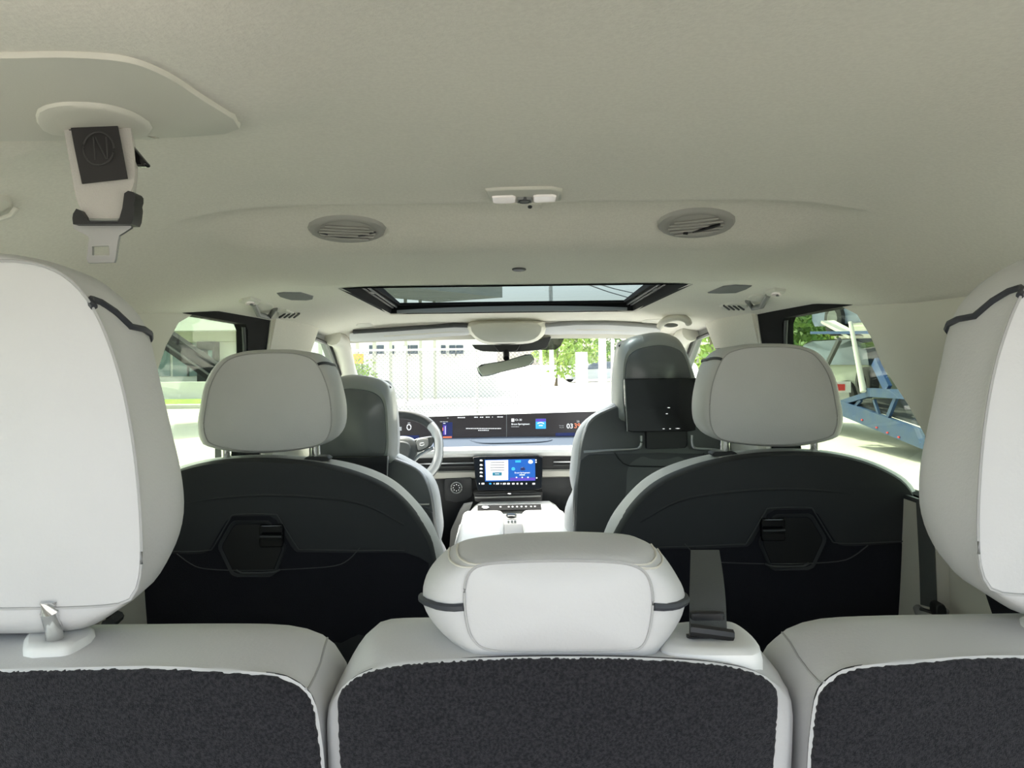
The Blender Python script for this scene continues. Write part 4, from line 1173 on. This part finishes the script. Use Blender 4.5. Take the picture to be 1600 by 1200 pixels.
sp = add('spoke', *plate([(645, 689), (668, 683), (676, 684), (677, 691), (670, 700), (650, 707)], lambda a, b: wdp(b) - .016, .025, n=40, rnd=.004), 'gshell', sw)
add('button_pad', *plate([(651, 688), (666, 685.5), (669, 688), (668, 698), (655, 703.5), (652, 700)], lambda a, b: wdp(b) - .024, .010, n=40, rnd=.002), 'grey', sp)
add('button_mark', *tube([P(656 + x, 694 + y, wdp(694) - .027) for x, y in ((0, -1.5), (6, -2.5), (6.5, 1), (3, 2.6), (0, 1.5))], .0012, 5, True), 'scrtxt', sp)
add('spoke', *tube([P(643, 724, wdp(724) - .005), P(655, 712, wdp(712) - .002), P(668, 704, wdp(704)), P(677, 700, wdp(700))], .007, 8), 'satin', sw)
add('spoke', *plate([(556, 690), (585, 690), (585, 708), (552, 700)], lambda a, b: wdp(b) - .016, .025, n=40, rnd=.004), 'gshell', sw)
add('column', *tube([P(612, 708, 2.77), P(612, 706, 2.92)], .05, 16), 'dark', sw)

# console between the front seats
co = root('centre_console', V(.0, 2.55, -.80), 'white centre console with two armrests and a black button strip', 'console')
add('body', *loft([[V(x * k, 2.88, z) for x, z in ((-.150, -.80), (.165, -.80), (.165, -.56), (.140, -.545), (-.125, -.545), (-.150, -.56))] for k in (1,)] +
                  [[V(x, d, z) for x, z in ((-.20, -.80), (.21, -.80), (.21, -.60), (.19, -.575), (-.18, -.575), (-.20, -.60))] for d in (2.72, 2.0)]), 'white', co, sharp=30)
add('button_strip', *poly_plate([P(746, 789.5, 2.83), P(845, 787.5, 2.83), P(846, 795.5, 2.76), P(746, 797.5, 2.76)], (0, 0, -1), .004), 'matte', co, flat=True)
add('strip_emblem', *plate(ell(758.5, 792.7, 6.5, 2.2), 2.775, .004, n=20), 'chrome', co)
for k, a in enumerate((782, 795, 801, 808, 815, 822, 830, 836)):
    add('strip_button', *plate(ell(a, 792.3 - k * .1, 1.6, 1.1), 2.775, .004, n=10), 'scrtxt', co)
def arm(px, c_):
    top = ring(px, lambda a, b: 2.70 - (b - 800) * .0085, 48, c_)
    z0 = P(c_[0], c_[1], 2.5).z
    top = [Vector((p.x, p.y, V(0, 0, -.548).z)) for p in top]
    dn = lambda r, h: [p - Vector((0, 0, h)) for p in r]
    cc = cen(top)
    s2 = lambda r, k: [Vector((cc.x + (p.x - cc.x) * k, cc.y + (p.y - cc.y) * k, p.z)) for p in r]
    return loft([s2(dn(top, -.006), .3), s2(dn(top, -.003), .8), s2(dn(top, .006), .97), dn(top, .02), dn(top, .055)])
# armrests on the console top (a pair of lids)
for x0, x1 in ((-.188, -.036), (.028, .188)):
    add('armrest', *rbox(V((x0 + x1) / 2, 2.46, -.572), (x1 - x0, .56, .05), .024, 4), 'white', co)
add('cup_holder', *rbox(V(-.004, 2.50, -.573), (.066, .50, .014), .004), 'grey', co)
add('cup_ring', *tube([P(799 + 8 * math.cos(q * PI / 10), 806 + 2.6 * math.sin(q * PI / 10), 2.66) for q in range(20)], .0035, 6, True), 'chrome', co)
add('cup_well', *plate(ell(799, 808, 6.5, 1.6), 2.655, .004, n=20), 'black', co)
for a, b in ((794.5, 817), (800, 816.5), (805, 816.5)):
    add('console_switch', *plate([(a - 1.8, b - 4), (a + 1.8, b - 4), (a + 1.8, b + 4), (a - 1.8, b + 4)], 2.59, .006, n=16, smooth=False), 'button', co)
add('side_panel', *plate([(722, 790), (742, 786), (736, 798), (722, 820), (720, 880), (700, 880), (704, 830)], 2.86, .04, n=48, smooth=False, c=(718, 835)), 'grey', co)

# right side: belt of the second row seat on the quarter trim
rb = root('side_seat_belt', P(1455, 950, 1.26), 'grey seat belt with its slider on the quarter trim right of the captain seat', 'seat belt')
add('webbing', *band([(1432, 780, 1.29), (1437, 880, 1.285), (1439, 945, 1.275)], [(1458, 780, 1.26), (1461, 880, 1.25), (1465, 952, 1.24)]), 'webdark', rb)
add('slider', *tube(cr([P(1433, 950, 1.265), P(1440, 958, 1.25), P(1455, 963, 1.235), P(1470, 962, 1.225), P(1477, 952, 1.22)], False, 4), [.007 + .004 * math.sin(k / 16 * PI) for k in range(17)], 10), 'grey', rb)
add('slider_slot', *tube([P(1438, 951, 1.245), P(1463, 960, 1.222)], .003, 6), 'black', rb)
add('slider_cap', *plate([(1464, 948), (1474, 944), (1480, 953), (1478, 968), (1466, 969)], 1.21, .02, n=24), 'black', rb)
lb = root('side_seat_belt', P(180, 965, 1.10), 'dark seat belt slider beside the quarter trim left of the captain seat', 'seat belt')
add('slider', *tube([P(164, 978, 1.22), P(176, 972, 1.22), P(186, 962, 1.24)], .009, 8), 'dark', lb)
add('webbing', *band([(168, 800, 1.25), (166, 940, 1.245), (165, 975, 1.24)], [(184, 800, 1.275), (183, 940, 1.27), (183, 972, 1.265)]), 'webdark', lb)

# ------------------------------------------------------------------ outside
gv = [(-150, -150, 0), (150, -150, 0), (150, 300, 0), (-150, 300, 0)]
gr = add('ground', [Vector(v) for v in gv] + [Vector(v) - Vector((0, 0, .3)) for v in gv], [(0, 1, 2, 3), (7, 6, 5, 4), (0, 4, 5, 1), (1, 5, 6, 2), (2, 6, 7, 3), (3, 7, 4, 0)], 'ground', kind='structure', flat=True)
def box(p0, p1):
    c = (Vector(p0) + Vector(p1)) / 2
    s = Vector([abs(b - a) for a, b in zip(p0, p1)])
    return rbox(c, s, 0)
asp = [(-3.4, -90, .004), (3.4, -90, .004), (3.4, 3.5, .004), (-3.4, 3.5, .004)]  # unseen dark strip, added to cut light bounced in from the ground
add('bounce_dimming_strip', [Vector(v) for v in asp] + [Vector(v) - Vector((0, 0, .2)) for v in asp], [(0, 1, 2, 3), (7, 6, 5, 4), (0, 4, 5, 1), (1, 5, 6, 2), (2, 6, 7, 3), (3, 7, 4, 0)], 'asphalt', kind='structure', flat=True)
# left: verge, wall and shop
add('grass_verge', *box((-28, 27.0, 0), (-9.5, 31.5, .12)), 'grass', label='strip of bright grass outside the left rear window', cat='grass', kind='stuff', flat=True)
add('kerb', *box((-28, 26.5, 0), (-9.5, 26.98, .14)), 'kerb', label='pale kerb along the grass verge on the left', cat='kerb', flat=True)
add('low_wall', *box((-28, 33.6, 0), (-10.5, 34.0, .80)), 'wallwht', label='low pale wall behind the grass verge on the left', cat='wall', flat=True)
sh = root('shop_building', Vector((-17, 40, 0)), 'pale shop building with fascia and dark entrance seen through the left rear window', 'building')
add('wall', *box((-28, 38.2, 0), (-11.2, 46, 3.6)), 'wallwht', sh, flat=True)
add('fascia', *box((-28, 37.6, 2.75), (-11.2, 38.2, 3.25)), 'wallgrn', sh, flat=True)
add('canopy', *box((-28, 36.0, 3.25), (-10.8, 46, 4.6)), 'wallwht', sh, flat=True)
for k in range(5):
    x = -20.6 + k * 1.75
    if k == 3: continue
    w = add('shop_window', *box((x, 38.12, 1.0), (x + 1.6, 38.2, 2.7)), 'shopgl', sh, flat=True)
    add('mullion', *box((x + .76, 38.06, 1.0), (x + .84, 38.12, 2.7)), 'dark', w, flat=True)
kd = add('entrance', *box((-15.6, 37.5, .2), (-14.7, 38.2, 2.75)), 'black', sh, flat=True)
add('entrance_panel', *box((-15.45, 37.44, 1.1), (-15.25, 37.5, 2.3)), 'shopgl', kd, flat=True)
add('entrance_panel', *box((-15.0, 37.44, 1.1), (-14.8, 37.5, 2.3)), 'shopgl', kd, flat=True)
add('entrance_sign', *box((-15.22, 37.42, 1.7), (-15.03, 37.5, 1.95)), 'scrtxt', kd, flat=True)
# dark beams added in place of a slanted reflection in the left rear glass
rp = root('reflection_stand_in', P(300, 700, 7.0) * 1.0, 'dark slanted beams added as a reflection in the left rear window', 'reflection')
rp.location.z = 0
OFF[rp.name] = Vector(rp.location)
def beam(p, q, w, h, m_, par, nm):
    p, q = Vector(p), Vector(q)
    t = (q - p).normalized()
    a = t.cross(Vector((0, 0, 1))).normalized() * (w / 2)
    b = a.cross(t).normalized() * (h / 2)
    return add(nm, *loft([[x + a + b, x - a + b, x - a - b, x + a - b] for x in (p, q)]), m_, par, flat=True)
beam(P(240, 515, 7.2), P(350, 592, 7.0), .10, .17, 'matte', rp, 'reflection_beam')
beam(P(240, 507, 7.25), P(350, 583, 7.05), .05, .02, 'dark', rp, 'reflection_edge')
beam(P(240, 523, 7.15), P(350, 600, 6.95), .05, .02, 'dark', rp, 'reflection_edge')
beam(P(345, 590, 7.0), P(345, 790, 7.0), .08, .08, 'dark', rp, 'reflection_leg')
beam(P(250, 523, 7.2), Vector((P(250, 523, 7.2).x, 7.2, 0)), .08, .08, 'dark', rp, 'reflection_leg')

# ahead: long white building with a gallery roof
fb = root('white_building', Vector((-3, 34, 0)), 'long white building with small windows beyond the chain link fence', 'building')
add('wall', *box((-8.6, 33, 0), (-.4, 42, 3.3)), 'wallwht', fb, flat=True)
for (a, b) in ((577, 588), (589.5, 600), (610.5, 616), (631, 640), (641.5, 653), (689, 696.5), (702, 711.5), (713, 724)):
    p, q = P(a, 539.5, 32.98), P(b, 553, 32.98)
    w = add('window', *box((p.x, 32.90, q.z), (q.x, 33.0, p.z)), 'winglass', fb, flat=True)
    add('window_sill', *box((p.x - .05, 32.84, q.z - .08), (q.x + .05, 33.0, q.z)), 'kerb', w, flat=True)
rA, rB = Vector((-9, 17.5, 4.15)), Vector((-.05, 30, 4.15))
rn = Vector((-.81, .58, 0)) * 3.4
add('roof', *poly_plate([rA, rB, rB + rn, rA + rn], (0, 0, 1), .75), 'wallgrn', fb, flat=True)
for k in range(9):
    t = .50 + .46 * k / 8
    p = rA.lerp(rB, t) + rn * .92
    add('gallery_post', *box((p.x - .06, p.y - .06, 0), (p.x + .06, p.y + .06, 4.15)), 'wallgrn', fb, flat=True)
# chain link fence
fn = root('chain_link_fence', Vector((-2, 15.5, 0)), 'galvanised chain link fence across the forecourt ahead', 'fence')
FY, FX0, FX1, FZ = 15.5, -3.6, .75, 1.75
fvs, ffs = [], []
def wire(p, q, r=.0045):
    global fvs, ffs
    v, f = tube([p, q], r, 3)
    o = len(fvs)
    fvs += v
    ffs += [tuple(i + o for i in x) for x in f]
stp = .085
k = -int(FZ / stp)
while FX0 + k * stp < FX1:
    x = FX0 + k * stp
    for s in (1, -1):
        x0, x1 = (x, x + FZ) if s > 0 else (x + FZ, x)
        lo, hi = 0.0, 1.0
        for edge, sign in ((FX0, 1), (FX1, -1)):
            t = (edge - x0) / (x1 - x0)
            inc = (x1 - x0) * sign
            if inc > 0: lo = max(lo, t)
            else: hi = min(hi, t)
        if hi > lo: wire(Vector((x0 + (x1 - x0) * lo, FY, FZ * lo + .05)), Vector((x0 + (x1 - x0) * hi, FY, FZ * hi + .05)))
    k += 1
add('wire_mesh', fvs, ffs, 'wire', fn, kind='stuff')
for x in (FX0, -2.1, -.6, FX1):
    add('post', *tube([Vector((x, FY + .03, 0)), Vector((x, FY + .03, 1.9))], .03, 8), 'polew', fn)
for z in (.06, 1.82):
    add('rail', *tube([Vector((FX0, FY + .03, z)), Vector((FX1, FY + .03, z))], .02, 8), 'polew', fn)

# poles, wires, hoarding
def pole(x, y, h, r, label, m_='polew'):
    o = add('utility_pole', *tube([Vector((x, y, 0)), Vector((x, y, h * .5)), Vector((x, y, h))], [r, r * .9, r * .75], 12), m_, label=label, cat='pole', group='poles ahead')
pole(P(861, 500, 34).x, 34, 6.4, .11, 'pale pole seen through the middle of the sunroof glass')
pole(P(941, 540, 38).x, 38, 4.2, .22, 'thick white post in front of the trees, left of the thin one')
pole(P(957, 540, 38).x, 38, 4.2, .10, 'thin white post beside the passenger headrest')
for k, (a, b, c_, e) in enumerate(((905, 440, 985, 466), (922, 440, 990, 458))):
    p, q = P(a, b, 40), P(c_, e, 52)
    p2 = p + (p - q) * 1.5
    q2 = q + (q - p) * .8
    add('power_line', *tube([p2, p, (p + q) / 2 - Vector((0, 0, .05)), q, q2], .03, 6), 'dark', label=('lower' if k == 0 else 'upper') + ' overhead power line seen through the sunroof', cat='cable', group='overhead power lines')
hb = root('orange_hoarding', Vector((P(560, 560, 26).x, 26, 0)), 'small orange hoarding at the left end of the windscreen view', 'hoarding')
p, q = P(552, 553, 26), P(568, 568, 26)
add('board', *box((p.x, 25.95, q.z), (q.x, 26.05, p.z)), 'orange', hb, flat=True)
for x in (p.x + .05, q.x - .05):
    add('leg', *box((x - .03, 25.97, 0), (x + .03, 26.03, q.z)), 'dark', hb, flat=True)
add('gate_pillar', *box((P(901, 560, 30).x, 30, 0), (P(918, 560, 30).x, 30.5, 1.9)), 'wallwht', label='white gate pillar left of the parked cars', cat='pillar', flat=True)

# trees
def tree(x, y, h, w, label, m_='leaf', n=1500, base=.25, group='trees'):
    t = root('tree', Vector((x, y, 0)), label, 'tree', group)
    add('trunk', *tube([Vector((x, y, 0)), Vector((x + .05 * w, y, h * .35)), Vector((x, y, h * .6))], [h * .03, h * .024, h * .012], 8), 'bark', t)
    blobs = [(random.uniform(-.32, .32), random.uniform(-.32, .32), random.uniform(base, .9), random.uniform(.16, .28)) for _ in range(14)]
    vs, fs = [], []
    for i in range(n):
        bx_, by_, bz, br = random.choice(blobs)
        d_ = Vector((random.gauss(0, 1), random.gauss(0, 1), random.gauss(0, 1))).normalized() * random.uniform(.55, 1) * br
        c = Vector((x + (bx_ + d_.x) * w, y + (by_ + d_.y) * w, (bz + d_.z * .6) * h))
        if c.z < .1: c.z = .1
        s = random.uniform(.05, .09) * (w + h) * .28
        a = Vector((random.gauss(0, 1), random.gauss(0, 1), random.gauss(0, 1))).normalized()
        b = a.orthogonal().normalized()
        b = (Matrix.Rotation(random.uniform(0, 6.28), 3, a) @ b)
        o = len(vs)
        vs += [c - a * s, c + b * s * .45, c + a * s, c - b * s * .45]
        fs.append((o, o + 1, o + 2, o + 3))
    add('foliage', vs, fs, m_, t, kind='stuff', flat=True)
tree(P(868, 540, 46).x, 46, 4.2, 3.4, 'bright bushy tree right of the mirror ahead')
tree(P(905, 540, 50).x, 52, 4.6, 4.0, 'tall bright tree behind the gate pillar')
tree(P(938, 540, 62).x, 62, 5.2, 4.2, 'deep green tree behind the thick white post', 'leafd')
tree(P(1000, 540, 68).x, 68, 5.2, 4.6, 'bright tree behind the passenger headrest')
tree(P(556, 578, 22).x, 22, 1.7, 1.6, 'low green shrub at the left end of the windscreen', 'leaf', 700, .2)
tree(P(1222, 520, 30).x, 30, 5.2, 4.0, 'green tree behind the blue trailer, nearest the door frame', 'leafd', 2200)
tree(P(1266, 520, 38).x, 38, 5.6, 4.0, 'leafy tree behind the blue trailer posts', 'leaf', 2200)
tree(P(1108, 545, 24).x, 24, 4.5, 3.6, 'tree seen through the right front door window', 'leaf', 1200)

# parked vehicles
def car(name, x, y, rz, paint, label, L=4.6, W=1.85, H=1.5, pickup=False, cat='car', group='parked cars', z0=0.0, pitch=0.0):
    Mx = Matrix.Translation((x, y, z0)) @ Matrix.Rotation(rz, 4, 'Z') @ Matrix.Rotation(pitch, 4, 'X')
    t = root(name, Vector((x, y, z0)), label, cat, group)
    def tr(vf): return [Mx @ Vector(v) for v in vf[0]], vf[1]
    h = L / 2
    lo = [(-h, .35), (-h, .62 * H), (-h * .93, .66 * H), (-h * .3, .66 * H), (h * .4, .64 * H), (h * .9, .52 * H), (h, .44 * H), (h, .28), (h * .9, .22), (-h * .95, .22)]
    up = [(-h * .92, .62 * H), (-h * .78, .93 * H), (-h * .6, H), (h * .05, H), (h * .2, .95 * H), (h * .48, .62 * H)]
    if pickup: up = [(-h * .10, .62 * H), (-h * .06, .95 * H), (0, H), (h * .28, H), (h * .38, .96 * H), (h * .58, .62 * H)]
    body = loft([[Vector((sx * W / 2, a * k, b)) for a, b in lo] for sx, k in ((-.94, .97), (-1, 1), (1, 1), (.94, .97))])
    add('body', *tr(body), paint, t)
    cab = loft([[Vector((sx * W / 2 * (1 if b < .7 * H else .84), a, b)) for a, b in up] for sx in (-.94, .94)])
    cb = add('cabin', *tr(cab), 'winglass', t, flat=True)
    rf = loft([[Vector((sx * W / 2 * .80, a * 1.0, b + .015)) for a, b in up[1:-1]] for sx in (-1, 1)], closed=False, cap0=False, cap1=False)
    add('roof', *tr(rf), paint, cb)
    for sx in (-1, 1):
        for sy in (-.62, .62):
            c = Vector((sx * (W / 2 - .08), sy * h, .33))
            wv = loft([[c + Vector((ox, .33 * rr * math.cos(q * PI / 10), .33 * rr * math.sin(q * PI / 10))) for q in range(20)] for ox, rr in ((-.11, .9), (-.10, 1), (.10, 1), (.11, .9))])
            o = add('wheel', *tr(wv), 'tyre', t)
            hv = loft([[c + Vector((sx * .115, .2 * rr * math.cos(q * PI / 6), .2 * rr * math.sin(q * PI / 6))) for q in range(12)] for rr in (.3, 1)])
            add('hub_cap', *tr(hv), 'satin', o)
        add('head_lamp', *tr(rbox((sx * W * .36, h * .985, .45 * H), (.34, .08, .14), .02)), 'scrtxt', t)
        add('tail_lamp', *tr(rbox((sx * W * .42, -h * .99, .52 * H), (.2, .08, .22), .02)), 'redlamp', t)
    add('windscreen', *tr(poly_plate([Vector((-W * .4, up[-1][0], up[-1][1] + .02)), Vector((W * .4, up[-1][0], up[-1][1] + .02)), Vector((W * .36, up[-2][0] + .03, up[-2][1])), Vector((-W * .36, up[-2][0] + .03, up[-2][1]))], (0, .4, 1), .01)), 'shopgl', cb, flat=True)
    return t
car('parked_car', P(932, 580, 54).x - .3, 54, math.radians(115), 'carsilv', 'silver car parked far ahead left of the passenger headrest', H=1.45)
car('parked_car', P(958, 580, 58).x + 1.6, 58, math.radians(160), 'carwht', 'white car parked far ahead behind the passenger headrest')

# right: blue car transporter, its near side in the plane x = 6
def tq(px, py, off=0.0):
    q = P(px, py, 6.03 * F / (px - VX))
    return Vector((q.x + off, q.y, q.z))
trl = root('car_transporter', Vector((6.6, 11.5, 0)), 'blue steel car transporter trailer seen through the right rear window', 'trailer')
for off, m_ in ((0, 'bluerail'), (2.3, 'bluedk')):
    beam(tq(1316, 637, off), tq(1450, 689, off), .10, .26, m_, trl, 'lower_rail')
    beam(tq(1314, 630, off), tq(1362, 615, off), .08, .09, m_, trl, 'ramp_rail')
    beam(tq(1358, 613, off), tq(1450, 618, off), .10, .14, m_, trl, 'middle_rail')
    for a, b0, b1, w in ((1363, 565, 648, .06), (1370, 568, 655, .05), (1349, 618, 645, .05), (1407, 614, 668, .08), (1343, 620, 640, .04), (1440, 560, 690, .10)):
        beam(tq(a, b0, off), Vector((tq(a, b0, off).x, tq(a, b0, off).y, tq(a, b1, off).z)), w, w, 'bluedk' if a in (1363, 1407) else m_, trl, 'post')
    beam(tq(1367, 565, off), tq(1388, 608, off), .06, .17, 'bluedk', trl, 'strut')
    beam(tq(1402, 617, off), tq(1388, 652, off), .05, .07, m_, trl, 'brace')
    beam(tq(1376, 655, off), tq(1366, 625, off), .04, .05, m_, trl, 'brace')
    beam(tq(1330, 642, off), tq(1346, 625, off), .04, .05, m_, trl, 'brace')
    beam(tq(1262, 478, off), tq(1450, 470, off), .10, .12, 'bluedk', trl, 'upper_rail')
    for a, b0, b1 in ((1243, 470, 560), (1276, 470, 575), (1266, 478, 530)):
        beam(tq(a, b0, off), Vector((tq(a, b0, off).x, tq(a, b0, off).y, tq(a, b1, off).z)), .10, .10, 'bluedk' if a != 1243 else 'bluerail', trl, 'post')
    beam(tq(1290, 575, off), tq(1312, 530, off), .06, .08, 'dark', trl, 'strut')
add('hydraulic_ram', *tube([tq(1357, 612, -.08), tq(1350, 575, -.08), tq(1336, 503, -.08)], [.055, .045, .035], 10), 'polew', trl)
beam(tq(1277, 503, .2), tq(1320, 527, .2), .26, .05, 'polew', trl, 'deck_ramp')
add('deck', *poly_plate([tq(1262, 522, .05), tq(1450, 522, .05), tq(1450, 522, 2.25), tq(1262, 522, 2.25)], (0, 0, 1), .05), 'bluedk', trl, flat=True)
add('bed', *poly_plate([tq(1318, 628, .05), tq(1450, 672, .05), tq(1450, 672, 2.25), tq(1318, 628, 2.25)], (0, 0, 1), .05), 'dark', trl, flat=True)
for a, b in ((1375, 668), (1392, 676), (1410, 683), (1352, 656)):
    add('marker_lamp', *rbox(tq(a, b, -.055), (.02, .05, .025), .006), 'redlamp', trl)
c = tq(1341, 598, .15)
o = add('wheel', *loft([[c + Vector((ox, .27 * rr * math.cos(q * PI / 14), .27 * rr * math.sin(q * PI / 14))) for q in range(28)] for ox, rr in ((-.09, .8), (-.08, .95), (-.04, 1), (.04, 1), (.08, .95), (.09, .8))]), 'tyre', trl)
add('wheel_rim', *loft([[c + Vector((-.092, .15 * rr * math.cos(q * PI / 10), .15 * rr * math.sin(q * PI / 10))) for q in range(20)] for rr in (.2, 1)]), 'dark', o)
for off in (.35, 2.0):
    for a in (1432, 1470):
        c = tq(a, 690, off)
        c.z = .34
        add('wheel', *loft([[c + Vector((ox, .34 * rr * math.cos(q * PI / 10), .34 * rr * math.sin(q * PI / 10))) for q in range(20)] for ox, rr in ((-.12, .85), (-.10, 1), (.10, 1), (.12, .85))]), 'tyre', trl)
p, q = tq(1303, 596, -.02), tq(1328, 616, -.02)
bd = add('reflector_board', *box((p.x, p.y - .02, q.z), (p.x + .32, p.y + .02, p.z)), 'carwht', trl, flat=True)
add('red_panel', *box((p.x + .03, p.y - .05, q.z + .04), (p.x + .20, p.y - .02, p.z - .05)), 'redlamp', bd, flat=True)
car('loaded_car', 7.5, 13.2, math.radians(184), 'carblue', 'grey blue car loaded on the upper deck of the blue transporter', group='cars on the transporter', z0=tq(1330, 520).z)
car('loaded_car', 7.2, 15.6, math.radians(6), 'cargreen', 'olive grey car standing behind the hydraulic ram of the transporter', group='cars on the transporter', H=1.45, W=1.75, z0=.45)
